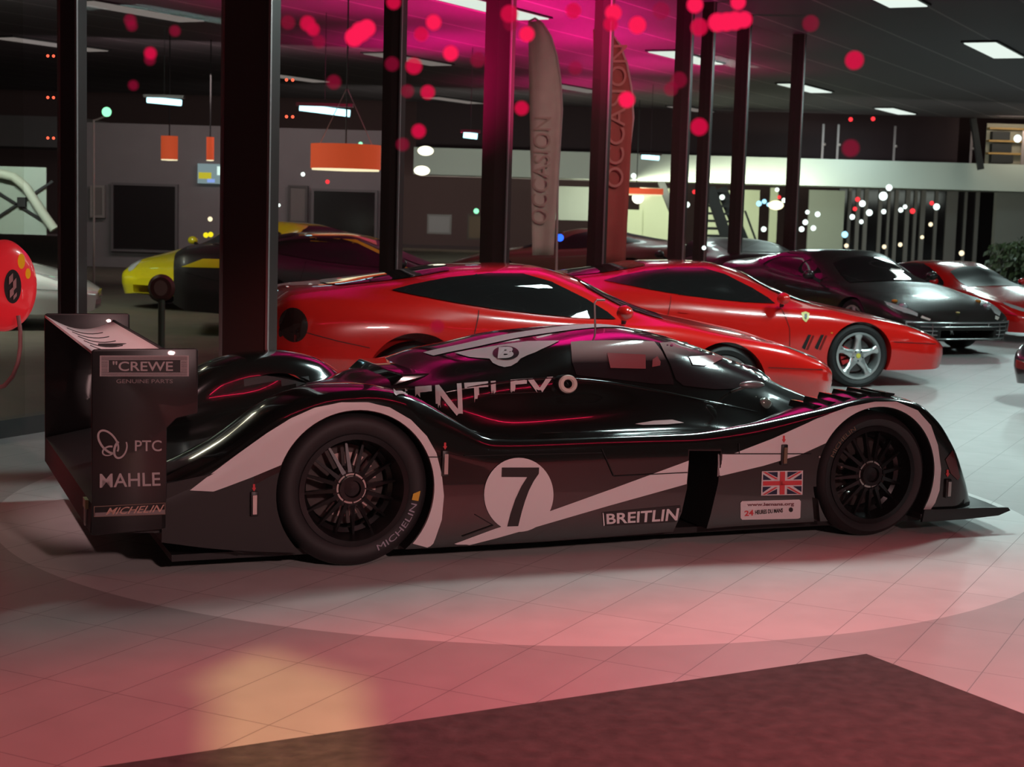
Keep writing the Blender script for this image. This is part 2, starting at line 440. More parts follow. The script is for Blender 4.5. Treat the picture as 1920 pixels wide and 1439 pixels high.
def ceiling_material():
    m = bpy.data.materials.new('dark_slatted_ceiling'); m.use_nodes = True; nt = m.node_tree; L = nt.links.new
    b = nt.nodes['Principled BSDF']; g = nt.nodes.new('ShaderNodeNewGeometry')
    n = nt.nodes.new('ShaderNodeVectorMath'); n.operation = 'DOT_PRODUCT'; n.inputs[1].default_value = tuple(GB); L(g.outputs['Position'], n.inputs[0])
    s = nt.nodes.new('ShaderNodeMath'); s.operation = 'MULTIPLY_ADD'; s.inputs[1].default_value = 1 / 1.28; s.inputs[2].default_value = 100.98; L(n.outputs['Value'], s.inputs[0])
    fr = nt.nodes.new('ShaderNodeMath'); fr.operation = 'FRACT'; L(s.outputs[0], fr.inputs[0])
    lt = nt.nodes.new('ShaderNodeMath'); lt.operation = 'LESS_THAN'; lt.inputs[1].default_value = .035; L(fr.outputs[0], lt.inputs[0])
    mx = nt.nodes.new('ShaderNodeMix'); mx.data_type = 'RGBA'; mx.inputs[6].default_value = (.062, .046, .055, 1); mx.inputs[7].default_value = (.20, .16, .175, 1)
    L(lt.outputs[0], mx.inputs[0]); L(mx.outputs[2], b.inputs['Base Color']); b.inputs['Roughness'].default_value = .7
    return m
tag(obj('ceiling', prism([(-30, 2.2), (30, 6), (30, 47.6), (-30, 47.6)], CEIL, CEIL + .2, 'xy'), ceiling_material()), kind='structure')

dark_brown = mat('dark_brown_steel', (.050, .028, .026), .35, .1)
plaster_grey = mat('grey_plaster', (.22, .20, .20), .8, noise=.1, nscale=4)
white_paint = mat('white_paint', (.50, .53, .48), .6, noise=.03, nscale=2)
cream = mat('cream_wall', (.62, .66, .48), .7, noise=.05, nscale=2)
black_flat = mat('black_flat', (.008, .007, .008), .6)

# the shop front the photograph is taken through
c0 = EE * 1.7
tag(obj('window_1', obox(c0 + DD * 1.5 + Vector((0, 0, 1.52)), DD, EE, (0, 0, 1), 9, .004, 1.47), pane('shop_front_glass', (.985, .985, .985), .02)), kind='structure')
tag(obj('wall_front', obox(c0 + DD * 1.5 + Vector((0, 0, 3.7)), DD, EE, (0, 0, 1), 9, .08, .70), dark_brown), kind='structure')
tag(obj('trim_1', obox(c0 + DD * 1.5 + Vector((0, 0, .025)), DD, EE, (0, 0, 1), 9, .05, .025), dark_brown), kind='structure')

# thin red neon tubes under the ceiling along the shop front
neon = glow('red_neon', (1, .014, .085), 34)
for d0, d1, e_, z_ in ((1.1, 3.5, 3.3, 4.2), (3.6, 6.6, 3.3, 4.2)):
    e = empty('neon_tube', DD * ((d0 + d1) / 2) + EE * e_ + Vector((0, 0, z_)), math.atan2(DD.y, DD.x), 1, 'red neon tube under the ceiling above the entrance mat', 'lamp', 'red neon tubes')
    obj('tube', tube([(-(d1 - d0) / 2, 0, 0), ((d1 - d0) / 2, 0, 0)], .016, 8), neon, e, True)
    for s in (-1, 1): obj('holder', box(s * (d1 - d0) / 2 * .9 - .02, s * (d1 - d0) / 2 * .9 + .02, -.02, .02, .016, .2), dark_brown, e)

# unseen plate added before the warm beam, its hole shaped like the floor patch
ho = [BEAM + (Vector((x, y, 0)) - BEAM) * .12 for x, y in PATCH]; hc = sum(ho, Vector()) / len(ho)
hn = (hc - BEAM).normalized(); ou = [hc + ((p - hc).normalized() - hn * (p - hc).normalized().dot(hn)) * .55 for p in ho]
e = empty('street_lamp_shade', hc, 0, 1, 'black shade of a street lamp across from the shop front', 'lamp shade')
obj('plate', ([p - hc for p in ho + ou], [(i, (i + 1) % 6, (i + 1) % 6 + 6, i + 6) for i in range(6)]), black_flat, e)

# entrance mat
mc = Vector((1.36, 5.91, 0))
mo = obj('entrance_mat', obox(mc - DD * 3 - EE * 1.25 + Vector((0, 0, .007)), DD, EE, (0, 0, 1), 3, 1.25, .007), mat('mat_pile', (.085, .076, .074), .95, noise=.55, nscale=16, bump=.8, spec=.1))
tag(bevel(mo, .004, 2), 'dark brown entrance mat lying on the tiles in front of the race car', 'mat')

# glazed wall with its columns
light_trim = mat('pale_metal_trim', (.42, .34, .34), .35, .6)
def wall_t(px):
    d = ray(px, 373); d = Vector((d.x, d.y, 0)); n = Vector((GA.y, -GA.x, 0))
    return (d * (W0.dot(n) / d.dot(n)) - W0).dot(GA)
col_t = [('dark column beside the red fuel pump, first of the row', 138, .15), ('dark column rising behind the tail of the red coupe', 735, .19), ('dark column left of the two feather flags', 930, .30),
         ('dark column beside the red feather flag', 1122, .21), ('dark column left of the black staircase', 1272, .22), ('dark column at the left side of the black staircase', 1316, .17),
         ('slim dark column right of the black staircase', 1382, .19), ('slim dark column at the end of the white mezzanine edge', 1485, .20)]
col_t = [(a, wall_t(b), c) for a, b, c in col_t]
pink_led = glow('red_indicator', (1, .12, .06), 1.6)
def column(p, wd, lab, i):
    e = empty('support_column', p, math.atan2(GA.y, GA.x), 1, lab, 'column', 'dark steel columns')
    obj('post', box(-.05, .05, -wd / 2, wd / 2, 0, CEIL), dark_brown, e)
    obj('edge_strip', box(-.065, -.05, -wd / 2 - .012, -wd / 2 + .004, 0, CEIL), light_trim, e)  # pale strip standing in for reflected seam lines
    if i in (0, 9): obj('glass_edge', box(-.066, -.05, wd / 2 - .004, wd / 2 + .010, 0, CEIL), mat('glass_edge_green', (.20, .18, .17), .2), e)
    return e
for i, (lab, t, wd) in enumerate(col_t): column(wl(t), wd, lab, i)
v = at_y(470, 373, 9.62); column((v.x, v.y, 0), .33, 'wide dark column just in front of the red coupe tail, behind the race car', 9)
for i in range(len(col_t) - 1):
    t0, t1 = col_t[i][1], col_t[i + 1][1]
    tag(obj('window_%d' % (i + 2), obox(wl((t0 + t1) / 2) + Vector((0, 0, 2.2)), GA, GB, (0, 0, 1), (t1 - t0) / 2 - .06, .004, 2.1), pane('hall_glass', (.94, .94, .92), .003)), kind='structure')
tag(obj('window_9', obox(wl(-2.2) + Vector((0, 0, 2.2)), GA, GB, (0, 0, 1), 2.8, .004, 2.1), MATS['hall_glass']), kind='structure')
# red indicator lamps on the first columns
for (px, py) in [(95, 105), (95, 183), (95, 259), (543, 150), (543, 219)]:
    d_ = 10.3 if px < 200 else 9.5
    c = at_y(px, py, d_)
    e = empty('indicator_lamp', c, 0, 1, 'pair of tiny red lamps on a dark column', 'lamp', 'red indicator lamps on the columns')
    for s in (-1, 1): obj('bulb', ball((s * .018, 0, 0), .010, 10, 6), pink_led, e, True)

# far end: mezzanine, back wall, side partition
FY = 47.0
def fx(px, y=FY): return at_y(px, 373, y).x
def fz(px, py, y=FY): return at_y(px, py, y).z
zt, zb = 3.07, 2.30
tag(obj('wall_mezzanine', box(fx(774), fx(2000), FY, FY + 4, zb, zt), white_paint), kind='structure')
tag(obj('trim_2', box(-30, fx(160), FY - .5, FY + 3, zb + .45, zt + .55), plaster_grey), kind='structure')
tag(obj('wall_back', box(-34, 32, 56, 56.3, 0, 7), mat('back_wall_dark', (.10, .062, .062), .8)), kind='structure')
tag(obj('wall_upper', box(fx(774), fx(1806), FY + .9, FY + 1.0, zt, 4.9), mat('upper_glass_dark', (.024, .010, .013), .6, spec=.2)), kind='structure')
PY = 34
tag(obj('wall_left', box(at_y(160, 373, PY).x, at_y(722, 373, PY).x, PY, PY + .2, 0, 3.0), mat('partition_grey', (.17, .155, .16), .8, noise=.12, nscale=3)), kind='structure')
def wall_box(name, x0, y0, x1, y1, y, m, depth=.12, **k):
    a, b = at_y(x0, y0, y), at_y(x1, y1, y)
    o = obj(name, box(a.x, b.x, y - depth, y, b.z, a.z), m)
    return tag(o, **k) if k else o
def framed(name, x0, y0, x1, y1, y, m, fm, label, cat, group=None, depth=.1, border=.05):
    a, b = at_y(x0, y0, y), at_y(x1, y1, y); cx = (a.x + b.x) / 2
    e = empty(name, (cx, y, b.z), 0, 1, label, cat, group); w, h = b.x - a.x, a.z - b.z
    obj('panel', box(-w / 2, w / 2, -depth, -.01, 0, h), m, e)
    fr = join(box(-w/2 - border, -w/2, -depth - .02, 0, -border, h + border), box(w/2, w/2 + border, -depth - .02, 0, -border, h + border), box(-w/2, w/2, -depth - .02, 0, h, h + border), box(-w/2, w/2, -depth - .02, 0, -border, 0))
    obj('frame', fr, fm, e)
    return e
dark_open = mat('dark_glass_door', (.012, .010, .011), .15)
for i, (x0, y0, x1, y1) in enumerate([(215, 347, 330, 470), (590, 358, 702, 470)]):
    o = framed('door_%d' % (i + 1), x0, y0, x1, y1, PY - .02, dark_open, mat('door_frame_grey', (.09, .08, .085), .5), None, None); o['kind'] = 'structure'
white_lit = mat('pale_board', (.55, .62, .55), .7)
framed('notice_board', 805, 405, 843, 436, 46.4, mat('grey_board', (.30, .26, .27), .8), mat('board_edge', (.2, .17, .17), .6), 'pale grey notice board on the dark wall left of the white feather flag', 'board')
framed('wall_cabinet', 880, 405, 930, 447, 46.2, mat('brown_cabinet', (.10, .055, .028), .6), mat('cabinet_edge', (.05, .03, .02), .6), 'brown cabinet on the dark wall beside the grey notice board', 'cabinet')
framed('wall_panel', 176, 352, 194, 404, PY - .03, mat('grey_inset', (.13, .115, .11), .7), mat('panel_edge', (.22, .20, .19), .6), 'narrow grey wall panel behind the white car', 'panel')
framed('wall_panel', 546, 352, 573, 415, PY - .03, mat('grey_inset', (.13, .115, .11), .7), mat('panel_edge_dark', (.05, .045, .045), .6), 'narrow grey wall panel left of the orange drum pendant', 'panel')
# lit wall faces behind and beside the stair
for i, (x0, y0, x1, y1, m_) in enumerate([(1033, 349, 1104, 384, 'white_paint'), (1136, 392, 1200, 478, 'cream'), (1200, 352, 1252, 478, 'cream'), (1322, 356, 1364, 490, 'cream'), (1390, 356, 1418, 458, 'cream'),
                                           (1444, 352, 1452, 462, 'cream'), (1478, 352, 1490, 474, 'cream'), (1517, 356, 1576, 470, 'grey_green')]):
    mm = MATS.get({'white_paint': 'white_paint', 'cream': 'cream_wall', 'grey_green': 'grey_green'}[m_]) or mat('grey_green', (.42, .45, .38), .8)
    wall_box('wall_far_%d' % (i + 1), x0, y0, x1, y1 + 30, 50 + .1 * i, mm, kind='structure')
lamp('stair_wall_light', 'AREA', (5, 46.5, 2.1), (6, 50.5, 1.0), 220, (.92, 1, .78), (7, .4))
tag(obj('wall_right', box(fx(1869, 50), 32, 50, 50.3, 0, 2.4), mat('right_grey', (.30, .30, .28), .8)), kind='structure')
# tall window with its mullions under the mezzanine
for i, (x0, x1, wx) in enumerate([(1575, 1870, None)]):
    a, b = at_y(x0, 360, 51), at_y(x1, 360, 51)
    win = empty('window_10', ((a.x + b.x) / 2, 51, 0)); win['kind'] = 'structure'
    w2 = (b.x - a.x) / 2
    obj('night_pane', box(-w2, w2, .05, .08, 0, 2.35), mat('night_glass', (.006, .006, .007), .1), win)
    ml = [(1594, 6, 0), (1610, 7, 1), (1625, 7, 0), (1652, 6, 0), (1668, 4, 1), (1682, 6, 0), (1703, 7, 1), (1718, 5, 0), (1732, 8, 1), (1757, 5, 1), (1786, 20, 1), (1812, 4, 0), (1834, 6, 0)]
    vs = join(*[box(at_y(p, 360, 51).x - win.location.x - q * .0085, at_y(p, 360, 51).x - win.location.x + q * .0085, -.06, .04, 0, 2.35) for p, q, k in ml])
    obj('mullion', vs, mat('mullion_grey', (.20, .185, .18), .5), win)
# gallery shelves and brace at the right
gx0, gx1 = at_y(1848, 373, FY + .6).x, at_y(1990, 373, FY + .6).x
e = empty('gallery_rack', ((gx0 + gx1) / 2, FY + .6, zt), 0, 1, 'lit wooden rack on the gallery above the white mezzanine edge', 'rack'); hw = (gx1 - gx0) / 2
obj('back_panel', box(-hw, hw, .30, .34, 0, 1.2), mat('rack_back', (.42, .38, .30), .8), e)
for z in (.30, .66, 1.02): obj('shelf', box(-hw, hw, 0, .3, z, z + .05), mat('rack_wood', (.42, .24, .07), .6), e)
for z0 in (.05, .36, .72): obj('box', box(-hw + .1, -hw + .75 - z0 * .2, .02, .28, z0, z0 + .24), black_flat, e)
obj('upright', box(-hw + .95, -hw + 1.05, -.03, .02, 0, 1.0), light_trim, e)
lamp('gallery_light', 'AREA', (14.5, 46.0, 4.3), (14.8, 47.6, 3.5), 30, (1, .9, .7), (2, .3))
p0, p1 = at_y(1824, 222, FY - .3), at_y(1839, 318, FY - .3)
tag(obj('roof_brace', bar(p0, p1, .16, .16), black_flat), 'black diagonal roof brace in front of the white mezzanine edge', 'brace')
for i, px in enumerate((1538, 1566, 1672, 1816)):
    x = fx(px); e = empty('railing_post', (x, FY + .05, zt), 0, 1, 'slim railing post standing on the mezzanine edge', 'post', 'railing posts on the mezzanine')
    obj('rod', box(-.03, .03, -.02, .02, 0, 1.0 if i < 3 else 1.25), mat('rail_grey', (.22, .17, .18), .4), e); obj('clamp', ball((.05, -.03, .42), .04, 8, 6), light_trim, e)

# black staircase
SY = 44.0
e = empty('staircase', (at_y(1345, 400, SY).x, SY, 0), 0, 1, 'black open staircase rising in front of the pale lit wall', 'staircase')
ox, oy = e.location.x, SY
def sp(px, py): v = at_y(px, py, SY); return (v.x - ox, 0, v.z)
for k, dy in enumerate((-.5, .5)):
    a, b = sp(1326 + k * 30, 352), sp(1366 + k * 40, 470)
    obj('stringer', bar((a[0], dy, a[2]), (b[0], dy, b[2]), .08, .3), black_flat, e)
for k in range(9):
    py = 358 + k * 14; a = sp(1318, py); b = sp(1362 + k * 3, py)
    obj('tread', box(a[0], b[0], -.45, .45, a[2] - .03, a[2] + .03), black_flat, e)
obj('handrail', bar(sp(1391, 395)[:1] + (-.6,) + sp(1391, 395)[2:], sp(1413, 455)[:1] + (-.6,) + sp(1413, 455)[2:], .05), black_flat, e)
p0 = at_y(1238, 338, 47.4); p1 = at_y(1262, 400, 47.4)
tag(obj('stair_brace', bar(p0, p1, .2, .2), black_flat), 'short black diagonal brace under the mezzanine edge left of the staircase', 'brace')

# ================================================================== LAMPS
panel_on = glow('lit_ceiling_panel', (.88, 1, .92), 1.0)
panel_dim = glow('dim_ceiling_panel', (.80, .70, .66), .26)  # dim glow standing in for ceiling lights reflected in the hall glass
rows = [(-5.5, [(19.3, 1), (26.8, 1), (34.8, 1), (42.6, 1)]), (-11.2, [(19.6, .8), (27.4, 1), (35.0, 1), (43.6, 1)]), (-16.9, [(18.7, .3), (26.9, .3), (34.8, .3), (42.9, .4)]), (-22.5, [(22.9, .3), (30.9, .3), (38.9, .3)]), (.2, [(27, 1), (35, 1), (43, 1)])]
places = {(-5.5, 19.3): 'at the top edge of the photo above the black coupe', (-5.5, 26.8): 'large and bright at the upper right', (-5.5, 34.8): 'cut by the right edge of the photo', (-11.2, 19.6): 'pinkish, above the white feather flag',
          (-11.2, 27.4): 'right of the red feather flag', (-11.2, 35.0): 'in the middle of the hall ceiling', (-11.2, 43.6): 'near the mezzanine, small'}
for b, lst in rows:
    for a, k in lst:
        c = grid(a + 1.3, b + .25, CEIL)
        lab = ('flat white ceiling light panel ' + places[(b, a)]) if (b, a) in places else ('dim unlit ceiling panel over the left half of the hall' if b < -12 else 'lit white ceiling panel near the far end')
        e = empty('ceiling_light', c, math.atan2(GA.y, GA.x), 1, lab, 'light', 'ceiling light panels' if (b, a) in places else ('dim ceiling panels' if b < -12 else 'far ceiling panels'))
        obj('housing', box(-1.36, 1.36, -.29, .29, -.03, .02), black_flat, e)
        obj('diffuser', box(-1.3, 1.3, -.25, .25, -.045, -.03), panel_on if k > .5 else panel_dim, e)

def fluoro(px0, py0, px1, py1, y, lab, thick=.055, wires=None):
    a, b = at_y(px0, py0, y), at_y(px1, py1, y); c = (a + b) / 2
    e = empty('fluorescent_lamp', c, 0, 1, lab, 'lamp', 'fluorescent tubes beyond the glazed wall')
    obj('tube', tube([a - c, b - c], thick, 10), glow('cool_tube', (.45, .85, 1), 3.2), e, True)
    obj('reflector', box(-(b.x - a.x) / 2 - .05, (b.x - a.x) / 2 + .05, -.08, .08, thick, thick + .05), dark_brown, e)
    obj('cord', tube([(0, 0, thick + .05), (0, 0, CEIL - c.z)], .006, 5), black_flat, e)
    return e
fluoro(276, 187, 340, 193, 28, 'short cyan-white fluorescent lamp high left, above the two small orange pendants')
fluoro(562, 201, 656, 213, 25, 'long cyan-white fluorescent lamp above the big orange drum pendant')
fluoro(869, 253, 895, 256, 30, 'small cyan-white fluorescent lamp left of the feather flags')
fluoro(1203, 294, 1236, 297, 38, 'small cyan-white fluorescent lamp over the white mezzanine edge')
def drum(px, py0, py1, wpx, y, lab, cord=None):
    s = scale_at(y); c = at_y(px, py1, y); r = wpx * s / 2; h = (py1 - py0) * s
    e = empty('drum_pendant', c, 0, 1, lab, 'pendant lamp', 'orange drum pendants')
    obj('shade', lathe([(r, 0), (r, h), (r * .97, h), (r * .97, 0)], 40, 'z', True), mat('orange_fabric', rgb(225, 78, 50), .8, emit=(.9, .13, .04), estr=.42), e, True)
    obj('diffuser', lathe([(.001, .01), (r * .96, .01), (r * .96, -.015 - r * .02), (.001, -.02 - r * .03)], 40, 'z'), glow('warm_diffuser', (1, .86, .55), 1.3), e, True)
    obj('cord', tube([(0, 0, h), (.0, 0, CEIL - c.z)], .012, 6), black_flat, e)
    if cord:
        for sx in (-.75, .75): obj('wire', tube([(r * sx, 0, h), (0, 0, h + r * 1.6)], .006, 5), light_trim, e)
    return e
drum(648, 272, 317, 130, 23, 'big orange drum pendant hanging above the yellow car roof', True)
drum(317.5, 256, 299, 31, 29, 'small orange pendant, left one of the pair beyond the wide column')
drum(394, 258, 300, 14, 30, 'small narrow orange pendant right of the other small orange one')
e = drum(1193, 353, 364, 100, 44, 'flat orange pendant with a white bulb in front of the pale wall')
obj('bulb', ball((.05, 0, -.10), .16, 14, 9), glow('hot_white', (1, .97, .85), 3), e, True)

WHITE = glow('point_white', (.85, 1, .95), 2.2); RED = glow('point_red', (1, .04, .05), 1.6); BLUE = glow('point_blue', (.02, .10, 1), 3.0)
GREEN = glow('point_green', (.05, .9, .22), 1.2); PALE = glow('point_pale', (1, .85, .55), 1.6); CYAN = glow('point_cyan', (.35, .75, 1), 2.2); MINT = glow('point_mint', (.30, 1, .55), 1.8)
def dots(m, lst, label, group, y=43.5, name='point_light'):
    for q in lst:
        px, py, r = q[:3]; yy = q[3] if len(q) > 3 else y
        tag(obj(name, ball((0, 0, 0), r * scale_at(yy), 12, 8), m, None, True, loc=at_y(px, py, yy)), label, 'light', group)
dots(WHITE, [(1309, 368, 5), (1288, 384, 5.5), (1457, 356, 4), (1470, 376, 4.5), (1617, 382, 6), (1630, 399, 6), (1598, 407, 5), (1615, 416, 4), (1657, 397, 4.5), (1689, 394, 4.5), (1697, 388, 4), (1756, 388, 6), (1656, 368, 8), (1667, 352, 6),
             (927, 348, 5), (943, 347, 6.5), (1188, 330, 5), (1354, 370, 5, 42.6), (1432, 430, 5), (1482, 415, 5), (1483, 428, 4), (1525, 428, 5), (1533, 402, 5), (1510, 417, 5), (1503, 430, 5), (1320, 465, 4, 22), (1437, 510, 4, 24), (1514, 398, 4)],
     'small white point of light in front of the dark far windows', 'white lights at the far end of the hall')
dots(RED, [(1302, 360, 4), (1461, 370, 3.5), (1608, 374, 4.5), (1603, 392, 4), (1711, 396, 5), (1747, 381, 4), (940, 361, 4), (486, 314, 5, 20), (614, 341, 4, 24), (724, 327, 3.5, 20), (1595, 224, 4), (1637, 223, 4)],
     'small red point of light deep in the hall', 'red lights deep in the hall')
dots(CYAN, [(1423, 382, 5.2), (1433, 378, 4.4), (1441, 384, 3.8), (1584, 440, 6)], 'bluish white point of light beside the slim dark column', 'blue-white lights behind the columns')
dots(PALE, [(1745, 421, 4), (1729, 445, 3.5), (1688, 459, 4), (1658, 463, 4), (1587, 461, 4), (1803, 475, 5), (394, 411, 4.5, 24)], 'small warm point of light low in the far windows', 'warm lights low in the far windows')
tag(obj('street_lamp', ball((0, 0, 0), 11 * scale_at(43), 14, 9, 1.3, 1, .8), glow('warm_lamp', (1, .95, .60), 2.5), None, True, loc=at_y(1455, 385, 43)), 'large warm yellow drop of light between the slim columns', 'light')
for px, py, lab in ((798, 283, 'upper of two warm white spot lamps beside the orange drum'), (791, 320, 'lower of two warm white spot lamps beside the orange drum')):
    tag(obj('spot_lamp', ball((0, 0, 0), 10 * scale_at(26), 16, 10, 1.5, 1, .9), glow('warm_spot', (1, .95, .72), 2.6), None, True, loc=at_y(px, py, 26)), lab, 'lamp')
dots(MINT, [(200, 210, 9, 26)], 'green glowing lamp high on the left beside a pole', None)
dots(MINT, [(893, 396, 5, 40)], 'small green light above the brown cabinet', None)
dots(MINT, [(676, 270, 4, 26)], 'tiny greenish light above the big orange drum pendant', None)
dots(GREEN, [(1022, 445, 7, 24), (1032, 447, 4, 24)], 'green light low beside the white feather flag', 'green lights beside the flag')
dots(BLUE, [(1050, 446, 7, 24)], 'deep blue light low beside the white feather flag', None)
dots(WHITE, [(1908, 260, 7, 46)], 'round white lamp on the gallery above the mezzanine', None)
dots(glow('point_yellow', (1, .85, .02), 1.2), [(386, 441, 5, 24), (395, 440, 5, 24)], 'small yellow light low behind the wide column', 'yellow lights behind the wide column')
dots(WHITE, [(488, 328, 6, 20), (568, 327, 4, 24), (523, 385, 3, 24)], 'little white light by the wide dark column', 'white lights by the wide column')
e = empty('shop_screen', at_y(395, 326, 33.9), 0, 1, 'bright blue-white lit screen with yellow writing glow, beyond the wide column', 'screen')
for nm, q, m_ in (('screen_panel', (-.22, .22, -.05, .09, -.17, .17), glow('screen_blue', (.42, .58, .62), .55)), ('yellow_block', (-.2, .02, -.06, -.05, -.09, .02), glow('screen_yellow', (.85, .75, .05), .7)),
                  ('white_block', (.12, .22, -.06, -.05, -.02, .13), glow('screen_white', (.75, 1, .95), 1.2)), ('blue_block', (-.05, .08, -.06, -.05, -.15, -.09), glow('screen_deep', (.3, .45, 1), 1))):
    obj(nm, box(q[0] * 1.2, q[1] * 1.2, q[2], q[3], q[4] * 1.2, q[5] * 1.2), m_, e)
# pole lamps behind the glass at far left
e = empty('lamp_pole', at_y(176, 420, 27), 0, 1, 'slim pale pole under the green lamp at the far left', 'pole')
obj('pole', tube([(0, 0, -1.5), (0, 0, 1.72)], .018, 6), light_trim, e); obj('bracket', tube([(0, 0, 1.70), (.2, 0, 1.78)], .015, 6), light_trim, e)
# red party lights hung on the shop window, out of focus in the photograph
rl = [halo('red_bulb_bright', (1, .012, .085), 1.05, .10), halo('red_bulb', (1, .006, .08), .70, .40), halo('red_bulb_faint', (.9, .01, .10), .36, .70)]
for px, py, r, k in [(664, 70, 17, 0), (676, 60, 18, 0), (688, 53, 16, 0), (282, 100, 11, 1), (281, 112, 10, 2), (244, 38, 11, 2), (247, 48, 10, 2), (845, 100, 14, 0), (813, 42, 14, 0), (790, 64, 13, 1), (577, 44, 14, 1), (587, 55, 12, 1), (598, 78, 12, 2), (540, 42, 13, 2), (738, 4, 13, 1),
                     (776, 124, 15, 1), (802, 173, 13, 1), (764, 171, 12, 2), (988, 64, 14, 0), (978, 203, 13, 1), (1195, 47, 16, 0), (1345, 42, 17, 0), (1362, 41, 17, 0), (1378, 39, 17, 0), (1395, 37, 15, 0), (1311, 51, 16, 1), (1303, 9, 15, 0), (1384, 4, 14, 0), (1175, 187, 15, 0),
                     (1273, 150, 15, 2), (1258, 167, 13, 2), (1311, 238, 16, 1), (1602, 113, 17, 1), (785, 246, 13, 1), (755, 271, 12, 2), (626, 154, 13, 2), (1520, 44, 15, 2), (1595, 278, 16, 2), (958, 44, 14, 2), (1079, 128, 13, 2), (896, 112, 14, 2), (735, 120, 13, 2), (820, 612, 13, 2),
                     (328, 58, 10, 2), (250, 160, 9, 2), (1240, 20, 16, 2), (1075, 20, 14, 1), (1150, 24, 15, 0), (1145, 45, 13, 1), (955, 26, 16, 1)]:
    y = 2.55 + random.random() * .25
    tag(obj('red_party_light', ball((0, 0, 0), r * scale_at(y), 20, 12), rl[k], None, True, loc=at_y(px, py, y)), 'round blurred red party light hanging behind the shop window', 'light', 'red party lights behind the shop window')
# ================================================================== THE RACE CAR
PHI = .380; RO = Vector((-.682, 7.109, 0)); CW = 1.97; WB = 2.735
race = empty('race_car', RO, PHI, 1, 'dark green enclosed race car wearing a white number 7 roundel and a tall tail wing', 'car')
bpy.context.view_layer.update()
paint = mat('race_green_paint', (.0065, .0075, .0065), .16, 0, 1.0, spec=.5)
matte = mat('race_matte_black', (.006, .005, .005), .55)
carbon = mat('race_carbon', (.012, .011, .011), .35, noise=.4, nscale=90)
decal = mat('race_white_vinyl', (.70, .66, .66), .45)
decal_black = mat('race_black_vinyl', (.012, .010, .010), .4)
decal_red = mat('race_red_vinyl', (.62, .05, .06), .45)
decal_blue = mat('race_blue_vinyl', (.010, .012, .045), .45)
silver = mat('race_silver', (.55, .53, .50), .35, .9)
T = [
 (-.86, [(0,.165),(0,.33),(.05,.415),(.38,.415),(.45,.40),(.50,.39),(.55,.39),(.70,.39),(.85,.39),(.985,.39)]),
 (-.60, [(0,.12),(0,.45),(.06,.545),(.40,.54),(.48,.46),(.52,.44),(.58,.44),(.70,.44),(.85,.44),(.985,.44)]),
 (-.30, [(0,.09),(0,.66),(.06,.742),(.40,.735),(.50,.56),(.55,.52),(.60,.52),(.70,.54),(.85,.55),(.985,.55)]),
 (-.10, [(0,.08),(0,.738),(.055,.795),(.40,.785),(.50,.60),(.55,.56),(.62,.56),(.72,.60),(.85,.62),(.985,.62)]),
 (.06,  [(0,.08),(0,.748),(.055,.803),(.38,.79),(.49,.63),(.54,.60),(.61,.63),(.72,.68),(.85,.71),(.985,.71)]),
 (.24,  [(0,.075),(0,.705),(.06,.775),(.32,.765),(.44,.66),(.48,.67),(.55,.70),(.66,.72),(.80,.73),(.985,.73)]),
 (.31,  [(0,.075),(0,.635),(.075,.748),(.29,.735),(.41,.66),(.46,.68),(.53,.72),(.66,.75),(.80,.76),(.985,.76)]),
 (.50,  [(0,.075),(0,.545),(.05,.640),(.15,.625),(.22,.625),(.27,.665),(.33,.752),(.50,.785),(.70,.80),(.985,.805)]),
 (.66,  [(0,.075),(0,.51),(.04,.565),(.13,.555),(.20,.575),(.25,.645),(.32,.775),(.48,.82),(.66,.858),(.985,.862)]),
 (.85,  [(0,.075),(0,.505),(.035,.556),(.12,.545),(.20,.560),(.25,.63),(.32,.795),(.45,.85),(.62,.89),(.985,.900)]),
 (1.20, [(0,.08),(0,.510),(.035,.558),(.12,.545),(.22,.560),(.28,.64),(.335,.800),(.42,.89),(.56,.950),(.985,.966)]),
 (1.65, [(0,.09),(0,.512),(.04,.560),(.12,.545),(.24,.555),(.31,.62),(.375,.738),(.46,.89),(.58,.975),(.985,1.010)]),
 (2.00, [(0,.10),(0,.535),(.05,.592),(.16,.570),(.28,.53),(.34,.55),(.42,.662),(.52,.81),(.65,.91),(.985,.952)]),
 (2.40, [(0,.10),(0,.625),(.05,.662),(.28,.64),(.40,.47),(.46,.45),(.54,.53),(.62,.66),(.74,.77),(.985,.828)]),
 (2.75, [(0,.10),(0,.690),(.05,.722),(.34,.705),(.46,.42),(.54,.39),(.62,.41),(.70,.50),(.80,.61),(.985,.675)]),
 (2.98, [(0,.10),(0,.650),(.05,.692),(.34,.675),(.46,.36),(.54,.33),(.64,.36),(.74,.45),(.84,.53),(.985,.585)]),
 (3.12, [(0,.11),(0,.545),(.06,.606),(.35,.585),(.46,.32),(.54,.30),(.64,.33),(.74,.42),(.84,.48),(.985,.525)]),
 (3.24, [(0,.12),(0,.365),(.055,.455),(.36,.435),(.46,.27),(.54,.26),(.64,.30),(.74,.37),(.84,.42),(.985,.455)]),
 (3.32, [(.02,.13),(.02,.220),(.06,.300),(.36,.285),(.46,.21),(.54,.21),(.64,.25),(.74,.31),(.84,.35),(.985,.38)]),
 (3.385,[(.06,.13),(.06,.150),(.09,.175),(.34,.175),(.46,.16),(.54,.16),(.64,.18),(.74,.22),(.84,.25),(.985,.275)])]
xs = np.concatenate([np.linspace(-.86, 3.0, 98), np.linspace(3.03, 3.385, 22)])
body = recalc(obj('body', loft(T, xs, CW, 6), paint, race, True, 30))
def ycyl(x, z, r, y0, y1, n=72): return lathe([(.0005, y0), (r, y0), (r, y1), (.0005, y1)], n)
def moved(vf, x=0, y=0, z=0): return [(a + x, b + y, c + z) for a, b, c in vf[0]], vf[1]
HR, HF = (0, .352), (WB + .01, .322)
AR, AF = .364, .352
